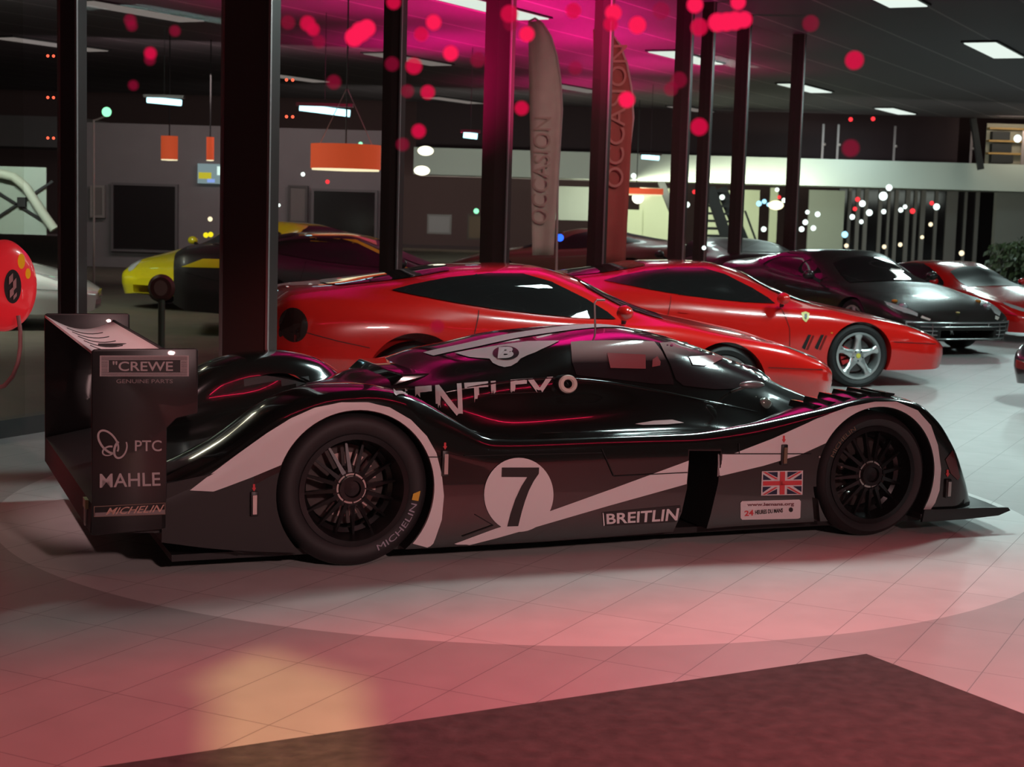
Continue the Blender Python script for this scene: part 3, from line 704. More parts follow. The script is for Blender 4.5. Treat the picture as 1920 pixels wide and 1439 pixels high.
body.data.materials.append(matte)
INTAKE = [(1.668, .485), (1.842, .478), (1.835, .32), (1.80, .16), (1.76, .02), (1.585, .02), (1.60, .09), (1.640, .18), (1.664, .30)]
cut(body, [moved(ycyl(0, 0, AR, -.3, .46), HR[0], 0, HR[1]), moved(ycyl(0, 0, AR, CW - .46, CW + .3), HR[0], 0, HR[1]),
           moved(ycyl(0, 0, AF, -.3, .42), HF[0], 0, HF[1]), moved(ycyl(0, 0, AF, CW - .42, CW + .3), HF[0], 0, HF[1]),
           prism(INTAKE, -.2, .34),
           prism(INTAKE, CW - .34, CW + .2),
           prism([(2.365, .28), (2.40, .28), (2.44, .02), (2.405, .02)], -.1, .03)])
finish(body.data, True, 32)
# matte black where the cuts opened the inside
for p in body.data.polygons:
    c = p.center; w = min(c.y, CW - c.y)
    if .012 < w < .47 and c.z < .70:
        for (hx, hz), R in ((HR, AR), (HF, AF)):
            if math.hypot(c.x - hx, c.z - hz) < R + .004: p.material_index = 1
        if 1.58 < c.x < 1.85 and w > .02 and c.z < .484 and abs(p.normal.z) < .9 and w < .345: p.material_index = 1
for p in body.data.polygons:
    if p.center.x < -.2 and p.center.z < .43 and min(p.center.y, CW - p.center.y) < .01: p.material_index = 1
SK = Skin(race, body); SKS = Skin(race, body, maxw=.16)
PX = SK.cam

recalc(bevel(obj('engine_deck', prism([(.31, .58), (.335, .745), (.40, .805), (.62, .812), (1.0, .83), (1.0, .58)], .60, CW - .60), paint, race), .01))
# --- wheels
tyre_m = mat('tyre_rubber', (.013, .012, .013), .62, bump=.05, nscale=60)
rim_m = mat('black_magnesium', (.016, .014, .015), .32, .6)
ring_m = mat('worn_silver', (.50, .47, .44), .4, .9)
disc_m = mat('carbon_disc', (.06, .045, .042), .5, .3, noise=.5, nscale=40)
pad_m = mat('pinkish_disc_bell', (.75, .48, .45), .5, .1, noise=.4, nscale=60)
def tyre_prof(R, rr, w): return [(rr, .035), (rr + .018, .012), (rr + .05, .002), (R - .035, .004), (R - .012, .02), (R, .05), (R, w - .05), (R - .012, w - .02), (R - .035, w), (rr, w - .03)]
def race_wheel(name_parent, hx, hz, R, rr, w, far, spokes, dish, discs):
    o = obj('wheel', lathe(tyre_prof(R, rr, w), 96), tyre_m, name_parent, True, 60)
    o.location = (hx, .012 if not far else CW - .012, hz)
    if far: o.rotation_euler = (0, 0, math.pi)
    rim = [(rr + .012, .012), (rr - .012, .010), (rr - .016, .06), (rr - .03, dish + .05), (rr - .05, dish + .06), (rr - .05, w - .06), (rr, w - .03)]
    V = [lathe(rim, 72)]
    for k in range(spokes):
        a = 2 * math.pi * k / spokes + .1; c, s = math.cos(a), math.sin(a)
        p0 = Vector((.075 * c, dish - .005, .075 * s)); p1 = Vector(((rr - .022) * c, dish + .03, (rr - .022) * s))
        t = Vector((-s, 0, c)); n = Vector((0, 1, 0))
        v = [p0 - t * .010, p0 + t * .010, p1 + t * .0045, p1 - t * .0045]
        v = [q - n * .008 for q in v] + [q + n * .022 for q in v]
        V.append(([tuple(q) for q in v], [(0, 1, 2, 3), (7, 6, 5, 4), (0, 4, 5, 1), (1, 5, 6, 2), (2, 6, 7, 3), (3, 7, 4, 0)]))
    V.append(lathe([(.001, dish + .03), (.052, dish + .02), (.062, dish - .005), (.086, dish - .005), (.095, dish + .05)], 40))
    obj('rim', join(*V), rim_m, o, True, 35)
    obj('hub_nut', lathe([(.001, dish - .012), (.035, dish - .015), (.040, dish - .03), (.058, dish - .030), (.060, dish - .006)], 32), rim_m, o, True, 35)
    seg = []
    for k in range(9):
        a0 = 2 * math.pi * k / 9; n = 6; v = []
        for i in range(n + 1):
            a = a0 + (2 * math.pi / 9 - .10) * i / n
            v += [(.061 * math.cos(a), dish - .010, .061 * math.sin(a)), (.069 * math.cos(a), dish - .010, .069 * math.sin(a))]
        seg.append((v, [(2*i, 2*i+1, 2*i+3, 2*i+2) for i in range(n)]))
    obj('hub_ring', join(*seg), ring_m, o)
    obj('brake_disc', lathe([(.085, w * .5), (.185, w * .5), (.185, w * .5 + .03), (.085, w * .5 + .03)], 48, 'y', True), disc_m, o, True, 30)
    if discs:
        v = []
        for k in range(16):
            a0 = 2 * math.pi * (k + .5) / 16 + .1
            if k in (5, 6, 7, 8, 9): continue
            q = [(r * math.cos(a0 + d), w * .5 - .008, r * math.sin(a0 + d)) for r, d in ((.095, -.10), (.150, -.13), (.150, .13), (.095, .10))]
            v.append((q + [(x, y + .012, z) for x, y, z in q], [(0, 1, 2, 3), (0, 4, 5, 1), (1, 5, 6, 2), (2, 6, 7, 3), (3, 7, 4, 0)]))
        obj('disc_bell', join(*v), pad_m, o)
    else:
        for k, (ax, az) in enumerate(((-.115, .03), (-.115, -.03), (-.10, -.09), (-.06, -.12))):
            obj('caliper_bolt', ball((ax, w * .4, az), .018, 10, 7), ring_m, o, True)
    return o
wr = race_wheel(race, HR[0], HR[1], .350, .243, .37, False, 16, .075, True)
wf = race_wheel(race, HF[0], HF[1], .322, .240, .33, False, 16, .045, False)
race_wheel(race, HR[0], HR[1], .350, .243, .37, True, 16, .075, False)
race_wheel(race, HF[0], HF[1], .322, .240, .33, True, 16, .045, False)
def arc_text(s, r, a0, a1, h, parent, m, y=-.002):
    V, Tt = text_tris(s, .0, 0, 1)
    pts = []
    for u, v in V:
        a = a0 + (a1 - a0) * u; rr = r + h * v if a1 < a0 else r + h * (1 - v)
        pts.append((rr * math.cos(a), y, rr * math.sin(a)))
    return obj('tyre_lettering', (pts, Tt), m, parent)
tl = mat('tyre_white_print', (.32, .30, .36), .6); ty = mat('tyre_yellow_mark', (.65, .38, .03), .6)
arc_text('MICHELIN', .272, math.radians(-68), math.radians(-14), .028, wr, tl)
v, f = ([(r * math.cos(a), -.003, r * math.sin(a)) for a, r in ((math.radians(-11), .27), (math.radians(-11), .302), (math.radians(-2), .306), (math.radians(-5), .272))], [(0, 1, 2, 3)])
obj('tyre_marker', (v, f), ty, wr)
arc_text('MICHELIN', .268, math.radians(158), math.radians(118), .022, wf, mat('tyre_brown_print', (.16, .10, .06), .6))

# --- stripes, roundel and stickers, laid on the body
def sticker(name, poly, m, skin=SKS, step=9, off=.003, parent=race, ray_=None): return lay(name, tri_poly(poly, step), skin, ray_ or PX, m, parent, off)
RM = race.matrix_basis
def topx(x, w, z):
    q = RM @ Vector((x, w, z)) - CAM; d = q.dot(FWD); return (960 + F_ * q.dot(RT) / d, 719.5 - F_ * q.dot(UP) / d)
def arch_pts(h, R, a0, a1, n=40): return [topx(h[0] + R * math.cos(math.radians(a0 + (a1 - a0) * i / n)), 0, h[1] + R * math.sin(math.radians(a0 + (a1 - a0) * i / n))) for i in range(n + 1)]
sticker('arch_stripe', [(356,920),(400,886),(450,849),(500,813),(545,785),(590,765),(640,755),(690,755),(730,764),(770,787),(800,818),(818,850),(828,890),(832,930),(828,975),(816,1010),(808,1029)] + arch_pts(HR, AR + .004, -43, 159) + [(470,896),(425,913),(400,922)], decal, step=7)
sticker('fender_stripe', [(1347,852),(1372,852),(1450,822),(1530,786),(1590,764),(1640,754),(1680,754),(1720,770),(1745,798),(1758,835),(1764,880),(1761,920),(1753,943),(1744,956)] + arch_pts(HF, AF + .004, -33, 150) + [(1500,853),(1430,874),(1346,894)], decal, step=7)
sticker('door_stripe', [(826,1029),(860,1017),(927,992),(1030,959),(1150,916),(1291,864),(1287,908),(1140,949),(1003,989),(933,1009),(862,1027)], decal)
rd = sticker('number_roundel', ell(972, 928, 65, 69.5, 48), decal, off=.005)
sticker('numeral', [(500 + x / 3, 560 + y / 3) for x, y in ((1320,950),(1530,950),(1528,985),(1500,1025),(1472,1080),(1450,1140),(1432,1200),(1412,1280),(1350,1282),(1368,1210),(1395,1130),(1430,1055),(1462,1004),(1318,1003))], decal_black, off=.007, parent=rd)
def frame_tris(tl, tr, br, bl, t):
    c = [(p[0], p[1]) for p in (tl, tr, br, bl)]; mx = sum(p[0] for p in c) / 4; my = sum(p[1] for p in c) / 4
    inn = [(p[0] + (t if p[0] < mx else -t), p[1] + (t if p[1] < my else -t)) for p in c]
    o, i = densify(c, 12), densify(inn, 12); n = min(len(o), len(i))
    if len(o) != len(i): o, i = c, inn
    return ring2(o, i)
# watch maker's sign on the sill
bs = lay('sponsor_sign', tri_poly([(1129, 961), (1284, 947), (1272, 979), (1131, 987)], 9), SKS, PX, decal_black, race, .003)
lay('sign_border', frame_tris((1129, 961), (1282, 948), (1273, 979), (1131, 987), 2), SKS, PX, decal, bs or race, .005)
lay('sign_lettering', quad_map(text_tris('BREITLIN', .02), (1136, 964), (1273, 953), (1269, 976), (1137, 983)), SKS, PX, decal, bs or race, .005)
# flag
fq = ((1428, 884), (1505, 882.5), (1504, 928), (1426.5, 929.5))
def fmap(u, v):
    t = (fq[0][0] + (fq[1][0] - fq[0][0]) * u, fq[0][1] + (fq[1][1] - fq[0][1]) * u); b = (fq[3][0] + (fq[2][0] - fq[3][0]) * u, fq[3][1] + (fq[2][1] - fq[3][1]) * u)
    return (t[0] + (b[0] - t[0]) * v, t[1] + (b[1] - t[1]) * v)
def fpoly(*ps): return [fmap(*p) for p in ps]
fb = sticker('flag_sticker', fpoly((0, 0), (1, 0), (1, 1), (0, 1)), decal, off=.003)
for q in (((.12,.04),(.38,.04),(.38,.27)), ((.03,.12),(.24,.36),(.03,.36)), ((.62,.04),(.88,.04),(.62,.27)), ((.97,.12),(.97,.36),(.76,.36)), ((.03,.64),(.24,.64),(.03,.88)), ((.38,.73),(.38,.96),(.12,.96)), ((.76,.64),(.97,.64),(.97,.88)), ((.62,.73),(.88,.96),(.62,.96))):
    sticker('blue_field', fpoly(*q), decal_blue, off=.005, parent=fb)
for q in (((.44,.03),(.56,.03),(.56,.97),(.44,.97)), ((.03,.41),(.97,.41),(.97,.59),(.03,.59))): sticker('red_cross', fpoly(*q), decal_red, off=.006, parent=fb)
for q in (((.02,.03),(.09,.03),(.40,.34),(.33,.34)), ((.91,.03),(.98,.03),(.67,.34),(.60,.34)), ((.33,.66),(.40,.66),(.09,.97),(.02,.97)), ((.60,.66),(.67,.66),(.98,.97),(.91,.97))): sticker('red_saltire', fpoly(*q), decal_red, off=.0055, parent=fb)
# event plate
ep = sticker('event_sticker', [(1391, 940), (1498, 937), (1501, 940), (1500, 971), (1496, 973), (1391, 975), (1388, 972), (1388, 943)], decal, off=.003)
lay('web_lettering', quad_map(text_tris('www.lemans.org', .03), (1400, 943.5), (1488, 941.5), (1488, 950), (1400, 951)), SKS, PX, mat('race_maroon_vinyl', (.18, .06, .07), .5), ep, .005)
lay('number_lettering', quad_map(text_tris('24', .03), (1395, 958), (1412, 956), (1412, 967), (1395, 968)), SKS, PX, decal_red, ep, .005)
lay('event_lettering', quad_map(text_tris('HEURES DU MANS', .03), (1415, 957), (1467, 953), (1467, 961), (1415, 965)), SKS, PX, decal_black, ep, .005)
lay('event_crest', tri_poly(ell(1482, 956, 4, 4.5, 12), 4), SKS, PX, decal_black, ep, .005)
# maker's name along the engine cover
mt = quad_map(text_tris('BENTLEY', .012, 0, 5), (737, 731), (1036, 708), (1034, 764), (742, 802))
cx_, cy_ = zip(*[(730, 741), (770, 744), (805, 752), (825, 764), (858, 782), (872, 770), (884, 758), (899, 741), (906, 737), (1045, 732)])
mt = (mt[0], [f for f in mt[1] if sum(mt[0][k][1] for k in f) / 3 < np.interp(sum(mt[0][k][0] for k in f) / 3, cx_, cy_)])
lay('maker_lettering', mt, SK, PX, MATS['race_white_vinyl'], race, .007)
# winged emblem
wing = lay('winged_emblem', tri_poly([(852,663),(880,671),(902,673),(918,674),(924,682),(934,687),(946,690),(958,688),(970,681),(976,674),(988,668),(1004,662),(1018,655),(1032,649),(1049,640),(1020,640.5),(990,641),(960,645),(920,651),(885,657)], 6), SK, PX, mat('race_pink_vinyl', (.62, .55, .55), .4), race, .004)
eo = lay('emblem_disc', tri_poly(ell(949, 664, 24.5, 13), 5), SK, PX, decal_black, wing, .006)
lay('emblem_letter', quad_map(text_tris('B', .06, 0, 1), (936, 654), (966, 652), (962, 674), (933, 675)), SK, PX, decal, wing, .008)
# canopy glass, a pale reflection along the top painted into its colour
def painted_sheen_glass():
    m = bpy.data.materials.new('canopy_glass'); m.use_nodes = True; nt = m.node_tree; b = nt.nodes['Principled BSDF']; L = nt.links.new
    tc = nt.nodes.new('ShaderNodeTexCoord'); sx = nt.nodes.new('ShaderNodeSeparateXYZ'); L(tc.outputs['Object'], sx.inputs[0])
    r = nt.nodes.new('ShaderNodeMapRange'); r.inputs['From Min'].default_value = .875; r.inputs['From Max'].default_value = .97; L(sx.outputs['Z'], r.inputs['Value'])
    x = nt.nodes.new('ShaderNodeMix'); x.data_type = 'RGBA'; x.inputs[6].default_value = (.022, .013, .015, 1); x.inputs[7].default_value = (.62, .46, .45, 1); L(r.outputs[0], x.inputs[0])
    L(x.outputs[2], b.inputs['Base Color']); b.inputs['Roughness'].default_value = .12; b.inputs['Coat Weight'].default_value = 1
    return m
cg = painted_sheen_glass()
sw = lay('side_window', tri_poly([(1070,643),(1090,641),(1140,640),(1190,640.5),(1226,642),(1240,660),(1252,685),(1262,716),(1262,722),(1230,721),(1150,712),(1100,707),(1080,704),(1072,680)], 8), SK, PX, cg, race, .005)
lay('far_window', tri_poly([(1137, 664), (1209, 667), (1209, 693), (1143, 692)], 8), SK, PX, mat('rosy_far_glass', (.30, .07, .08), .25), sw, .009)
lay('headrest_gap', tri_poly([(1222, 676), (1231, 670), (1237, 680), (1236, 687), (1221, 690)], 6), SK, PX, MATS['rosy_far_glass'], sw, .009)
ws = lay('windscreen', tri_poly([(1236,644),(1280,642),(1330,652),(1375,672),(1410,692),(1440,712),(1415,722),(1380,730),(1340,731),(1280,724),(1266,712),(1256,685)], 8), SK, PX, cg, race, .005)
lay('far_window', tri_poly([(1290, 671), (1345, 668), (1356, 674), (1335, 684), (1318, 688), (1297, 686)], 7), SK, PX, MATS['rosy_far_glass'], ws, .009)
lay('windscreen_sticker', tri_poly([(1305, 644), (1316, 643), (1342, 656), (1338, 662)], 6), SK, PX, decal, ws, .010)
# roof stripe along the ridge
lay('roof_stripe', tri_poly([(.66, .90), (1.0, .89), (1.6, .89), (2.05, .90), (2.05, 1.07), (1.6, 1.08), (1.0, 1.08), (.66, 1.07)], .06), SK, top_ray(), mat('race_pink_vinyl', (0, 0, 0)), race, .004)
# white ringed air intake on the shoulder
c = SK.hit(*PX(1058, 721), .0); ax = Vector((.22, -.96, .16)).normalized()
s1 = ax.cross(Vector((0, 0, 1))).normalized(); u1 = s1.cross(ax)
def rg(prof, n=36):
    V = [];  Fs = []
    for r, y in prof:
        for k in range(n):
            a = 2 * math.pi * k / n; V.append(c + ax * y + s1 * (r * math.cos(a)) + u1 * (r * .80 * math.sin(a)))
    for i in range(len(prof) - 1):
        for k in range(n): a, b = i * n + k, i * n + (k + 1) % n; Fs.append((a, b, b + n, a + n))
    return V, Fs
inn = obj('air_intake', rg([(.058, -.05), (.060, .030), (.030, .034), (.024, .0), (.002, -.01)]), matte, race, True)
obj('intake_ring', rg([(.056, .031), (.050, .040), (.032, .040), (.026, .030)]), mat('ring_cream', (.72, .66, .58), .4), inn, True)
# clasps with their red arrows
def clasp(px, py, h, w=8, arrow=True, m2=silver):
    p = SK.hit(*PX(px, py), 0)
    if p is None: return
    k = .0026 * h / 2; b = obj('clasp', box(p.x - .017, p.x + .017, p.y - .014, p.y + .002, p.z - k, p.z + k), decal_black, race)
    obj('clasp_lever', box(p.x - .009, p.x + .009, p.y - .022, p.y - .013, p.z - k * .8, p.z + k * .75), m2, b); bevel(b, .004)
    if arrow: lay('clasp_arrow', tri_poly([(px - 2, py - h * .5 - 16), (px + 2, py - h * .5 - 16), (px + 2, py - h * .5 - 9), (px + 4, py - h * .5 - 9), (px, py - h * .5 - 2), (px - 4, py - h * .5 - 9), (px - 2, py - h * .5 - 9)], 5), SK, PX, decal_red, b, .004)
clasp(834, 869, 46); clasp(476, 945, 42); clasp(1469, 853, 40, m2=mat('bronze_lever', (.30, .22, .15), .35, .8)); clasp(1776, 916, 38)
# panel gaps
gap = mat('panel_gap', (.002, .002, .002), .8)
for q in ([(870, 855), (1128, 849)], [(1128, 842), (1150, 893)], [(1150, 893), (1288, 886)], [(1348, 851), (1520, 851)], [(1385, 832), (1385, 851)], [(803, 857), (828, 857)], [(890, 965), (924, 985)], [(924, 985), (866, 1006)]):
    (x0, y0), (x1, y1) = q; L = math.hypot(x1 - x0, y1 - y0); nx, ny = -(y1 - y0) / L * .9, (x1 - x0) / L * .9
    lay('panel_seam', tri_poly([(x0 + nx, y0 + ny), (x1 + nx, y1 + ny), (x1 - nx, y1 - ny), (x0 - nx, y0 - ny)], 12), SK, PX, gap, race, .0062)
# raised edges along the cockpit sill and under the maker's name
def ridge(name, pxs, r, out=.0):
    c = [p for a, b in zip(pxs, pxs[1:]) for p in [(a[0] + (b[0] - a[0]) * i / 6, a[1] + (b[1] - a[1]) * i / 6) for i in range(6)]] + [pxs[-1]]
    h = [SK.hit(*PX(*p), out) for p in c]; h = [q for q in h if q is not None]
    for _ in range(6): h = [h[0]] + [(h[i - 1] + h[i] * 2 + h[i + 1]) / 4 for i in range(1, len(h) - 1)] + [h[-1]]
    n = len(h); obj(name, tube(h, [r * max(.15, min(1, i / 4, (n - 1 - i) / 4)) for i in range(n)], 12), paint, race, True, 60)
ridge('sill_ridge', [(830, 737), (900, 724), (970, 714), (1035, 710), (1085, 712), (1150, 719), (1245, 736), (1340, 757), (1420, 772)], .008)
ridge('vent_lip', [(893, 741), (940, 738), (990, 736), (1034, 735)], .005)
# louvres over the front wheel
for i in range(6):
    x = 2.40 + i * .085; zc = float(pchip([r[0] for r in T], [r[1][2][1] for r in T], np.array([x]))[0])
    obj('louvre', prism([(x, zc - .012), (x + .065, zc + .003), (x + .068, zc + .014), (x + .012, zc + .020)], .085, .31), paint, race, True, 30)
# splitter
spx = [(3.02, -.02), (3.02, CW + .02), (3.46, CW + .0), (3.56, CW - .2), (3.64, CW - .5), (3.68, CW / 2), (3.64, .5), (3.60, .2), (3.56, .02), (3.50, -.02)]
bevel(obj('splitter', prism(spx, .082, .115, 'xy'), carbon, race), .006)
obj('splitter_plate', prism([(3.02, .075), (3.30, .078), (3.50, .088), (3.575, .112), (3.56, .128), (3.40, .134), (3.03, .138)], -.035, -.018), carbon, race)
# floor, diffuser and tail
obj('floor_tray', box(-.80, 3.1, .10, CW - .10, .055, .085), matte, race)
obj('diffuser', prism([(-1.155, .215), (-.84, .20), (-.5, .09), (-.5, .30), (-.84, .40), (-1.15, .34)], .03, CW - .03), matte, race)
obj('rear_light', box(-1.165, -1.148, .12, .20, .30, .34), mat('tail_reflector', (.55, .50, .25), .3), race)
obj('tail_strut', box(-1.162, -1.150, .17, .19, .22, .33), silver, race)
obj('exhaust_pod', prism([(-.84, .22), (-.40, .10), (-.40, .44), (-.62, .46), (-.84, .42)], .002, .05), matte, race)
# rear wing and its end plates
epm = mat('end_plate_black', (.007, .006, .006), .38, 0, .25)
def endplate(y0, y1):
    return recalc(bevel(obj('end_plate', prism([(-1.152, .21), (-.84, .222), (-.84, .66), (-.80, .70), (-.709, .72), (-.709, .992), (-.72, .999), (-1.14, .999), (-1.152, .99)], y0, y1), epm, race), .004))
near = endplate(0, .014); endplate(CW - .014, CW)
wv, wf_ = [], []
prof = []
for i in range(15):
    t = i / 14; x = -1.15 + .36 * t; prof.append((x, .990 - .105 * math.sin(math.pi * min(1, t * 1.0)) * .55 - .03 * t))
under = [(x, z - .012 - .03 * math.sin(math.pi * i / 14)) for i, (x, z) in enumerate(prof)][::-1]
wm = mat('wing_pale_vinyl', (.85, .66, .66), .45)
wo = obj('rear_wing', prism(prof + under, .014, CW - .014), wm, race, True, 40)
for k in range(7):
    y = .22 + k * .235
    obj('wing_slat', prism([(x, z + .004) for x, z in prof[3:11]] + [(x, z + .0005) for x, z in prof[3:11]][::-1], y, y + .008), matte, wo, True, 40)
obj('wing_gurney', box(-.80, -.79, .014, CW - .014, .93, .965), matte, wo)
obj('wing_pylon', box(-1.0, -.75, .97, .99, .40, .93), matte, race)
# lettering of the near end plate (a flat plate)
EPL = Skin(race, plane=-.001); EX = EPL.cam
cs = lay('town_sign', tri_poly(rect(187, 667, 354, 706), 30), EPL, EX, mat('sign_pink', (.42, .36, .36), .5), near, .001)
for i in range(4):
    y0 = 669.5 + i * 1.9; lay('sign_line', tri_poly(rect(190, y0, 351, y0 + .7), 40), EPL, EX, decal_black, cs, .002); lay('sign_line', tri_poly(rect(190, 705 - i * 1.9 - 1.2, 351, 705 - i * 1.9 - .5), 40), EPL, EX, decal_black, cs, .002)
for i in range(9):
    y0 = 678 + i * 2.3
    for x0, x1 in ((190, 202), (339, 351)): lay('sign_line', tri_poly(rect(x0, y0, x1, y0 + .8), 20), EPL, EX, decal_black, cs, .002)
lay('sign_field', tri_poly(rect(204, 675.5, 338, 698), 30), EPL, EX, decal_black, cs, .003)
lay('town_lettering', box_map(text_tris('"CREWE', .012), 211, 677.5, 324, 696), EPL, EX, MATS['sign_pink'], cs, .004)
lay('parts_lettering', box_map(text_tris('GENUINE PARTS', .012), 218, 711.5, 324, 719), EPL, EX, mat('sign_dim', (.20, .16, .16), .5), near, .001)
lay('software_lettering', box_map(text_tris('PTC', .008), 253, 826, 303, 846.5), EPL, EX, MATS['sign_pink'], near, .001)
def loop2(pts, w0, w1):
    n = len(pts); V = []
    for i, p in enumerate(pts):
        a, b = pts[max(i - 1, 0)], pts[min(i + 1, n - 1)]; dx, dy = b[0] - a[0], b[1] - a[1]; L = math.hypot(dx, dy) or 1
        w = w0 + (w1 - w0) * i / (n - 1); V += [(p[0] - dy / L * w, p[1] + dx / L * w), (p[0] + dy / L * w, p[1] - dx / L * w)]
    return V, [(2*i, 2*i+1, 2*i+3, 2*i+2) for i in range(n - 1)]
def earc(cx, cy, rx, ry, tilt, a0, a1, n=28):
    out = []
    for i in range(n):
        a = math.radians(a0 + (a1 - a0) * i / (n - 1)); x, y = rx * math.cos(a), ry * math.sin(a); t = math.radians(tilt)
        out.append((cx + x * math.cos(t) - y * math.sin(t), cy + x * math.sin(t) + y * math.cos(t)))
    return out
logo = join2(loop2(earc(203, 829, 25, 14, 52, 20, 350), 2.2, 1.6), loop2(earc(226, 842, 18, 11, 110, 130, -150), 2.4, 1.2), loop2(earc(204, 846, 12, 8, -20, -40, -300), 1.8, 1.0))
lay('software_logo', logo, EPL, EX, MATS['sign_pink'], near, .001)
lay('piston_lettering', quad_map(text_tris('MAHLE', .010), (187, 889), (300, 886), (301, 911), (187, 915)), EPL, EX, MATS['sign_pink'], near, .001)
ts = lay('tyre_sign', frame_tris((176, 950), (310, 943), (310, 965), (176, 970), 1.2), EPL, EX, mat('sign_brown', (.20, .12, .09), .5), near, .001)
lay('tyre_sign_band', tri_poly([(178, 962), (309, 956), (309, 964), (178, 969)], 30), EPL, EX, MATS['sign_dim'], ts, .0005)
lay('tyre_sign_lettering', quad_map(text_tris('MICHELIN', .006, .35), (200, 953), (308, 946.5), (306, 960), (198, 966)), EPL, EX, mat('sign_salmon', (.55, .33, .26), .5), ts, .002)
# canopy fittings: mirror, aerial, lamp cluster
def at_w(px, py, w):
    o, d = PX(px, py); return o + d * ((w - o.y) / d.y)
p = SK.hit(*PX(1116, 616), 0) or at_w(1116, 616, .8)
q = at_w(1115, 563, p.y); q2 = at_w(1134, 563, p.y)
obj('aerial', tube([p, q - Vector((0, 0, .015)), q + Vector((.012, 0, 0)), q2], .0055, 8), mat('aerial_grey', (.45, .38, .38), .4, .5), race, True)
p = at_w(1410, 722, .36)
mr = obj('mirror', ball(p, .05, 16, 10, 1.5, .5, .42), mat('mirror_shell', (.30, .33, .33), .25, .3, 1), race, True)
b = SK.hit(*PX(1372, 735), 0)
if b is not None: obj('mirror_stalk', tube([b, p], .008, 8), silver, mr, True)
p = SK.hit(*PX(1434, 757), 0)
if p is not None:
    la = obj('bonnet_lamp', ball(p, .035, 14, 9, 1.2, .7, .9), mat('lamp_glass_green', (.25, .32, .28), .1, .2, 1), race, True)
    obj('lamp_bracket', tube([p + Vector((-.06, 0, .04)), p + Vector((-.055, 0, -.03))], .007, 8), silver, la, True)
hl = lay('headlamp', tri_poly([(1772, 862), (1785, 845), (1793, 868), (1799, 895), (1795, 901), (1782, 888)], 6), SK, PX, mat('headlamp_dark_red', (.09, .012, .014), .06, 0, 1), race, .004)
lay('fender_rivet', tri_poly(ell(1536, 857, 1.8, 1.8, 10), 3), SK, PX, silver, race, .004); lay('fender_rivet', tri_poly(ell(1543, 857, 1.8, 1.8, 10), 3), SK, PX, silver, race, .004)
lay('door_scoop_stripe', tri_poly([(1190, 796), (1225, 790), (1260, 788), (1282, 794), (1250, 797), (1205, 798)], 7), SK, PX, MATS['race_pink_vinyl'], race, .004)
# ================================================================== THE GRAND TOURERS
GT = [
 (-1.04,[(.20,.36),(.15,.55),(.17,.74),(.23,.86),(.32,.91),(.55,.935),(.96,.945)]),
 (-.92, [(.10,.30),(.045,.52),(.07,.78),(.15,.92),(.25,.97),(.50,1.005),(.96,1.015)]),
 (-.50, [(.06,.26),(.00,.50),(.02,.80),(.10,.93),(.24,1.00),(.45,1.05),(.96,1.06)]),
 (0.0,  [(.04,.20),(.00,.45),(.012,.78),(.08,.90),(.17,.985),(.36,1.10),(.96,1.14)]),
 (.50,  [(.05,.17),(.012,.42),(.03,.72),(.08,.85),(.15,.925),(.33,1.16),(.96,1.215)]),
 (1.0,  [(.06,.16),(.02,.40),(.04,.68),(.09,.81),(.15,.87),(.34,1.165),(.96,1.228)]),
 (1.4,  [(.06,.16),(.02,.40),(.04,.66),(.09,.785),(.15,.84),(.37,1.06),(.96,1.155)]),
 (1.75, [(.06,.16),(.02,.40),(.03,.65),(.08,.77),(.16,.815),(.38,.92),(.96,1.00)]),
 (2.12, [(.05,.17),(.012,.42),(.02,.65),(.07,.75),(.18,.80),(.40,.83),(.96,.865)]),
 (2.50, [(.05,.18),(.00,.42),(.015,.625),(.07,.705),(.20,.74),(.42,.765),(.96,.79)]),
 (3.00, [(.07,.18),(.02,.40),(.035,.565),(.10,.635),(.25,.655),(.45,.67),(.96,.69)]),
 (3.35, [(.15,.18),(.10,.35),(.11,.475),(.18,.525),(.30,.55),(.50,.56),(.96,.575)]),
 (3.56, [(.36,.19),(.31,.32),(.32,.40),(.38,.44),(.48,.46),(.65,.47),(.96,.475)]),
 (3.66, [(.62,.22),(.58,.32),(.59,.38),(.64,.41),(.70,.42),(.80,.425),(.96,.43)])]
GW = 1.92
gt_xs = np.concatenate([np.linspace(-1.04, 3.3, 70), np.linspace(3.34, 3.66, 16)])
GT_BODY = {}
def gt_body(m, parent, name='body'):
    """one body shape, cut once and shared"""
    if 'me' not in GT_BODY:
        b = recalc(obj('body', loft(GT, gt_xs, GW, 5), m, None, True, 30))
        b.data.materials.append(matte)
        cut(b, [moved(ycyl(0, 0, .395, -.3, .36), 0, 0, .335), moved(ycyl(0, 0, .395, GW - .36, GW + .3), 0, 0, .335), moved(ycyl(0, 0, .35, -.3, .36), 2.5, 0, .325), moved(ycyl(0, 0, .35, GW - .36, GW + .3), 2.5, 0, .325),
                box(3.3, 3.9, .55, GW - .55, .225, .33)])
        for p in b.data.polygons:
            c = p.center; w = min(c.y, GW - c.y)
            if w > .012 and w < .37 and c.z < .7:
                for hx, hz, R in ((0, .335, .395), (2.5, .325, .35)):
                    if math.hypot(c.x - hx, c.z - hz) < R + .004: p.material_index = 1
            if .5 < c.y < GW - .5 and c.x > 3.25 and .22 < c.z < .335 and p.normal.x < .2: p.material_index = 1
        finish(b.data, True, 32); GT_BODY['me'] = b.data; GT_BODY['bvh'] = bvh_of(b); bpy.data.objects.remove(b)
    me = GT_BODY['me'].copy(); me.materials.clear(); me.materials.append(m); me.materials.append(matte)
    o = bpy.data.objects.new(name, me); COL.objects.link(o); o.parent = parent
    return o
class GSkin(Skin):
    def __init__(s, root): s.root = root; s.inv = root.matrix_basis.inverted(); s.bvh = GT_BODY['bvh']; s.plane = None; s.maxw = None
car_glass = mat('car_glass', (.010, .010, .010), .03, 0, 1)
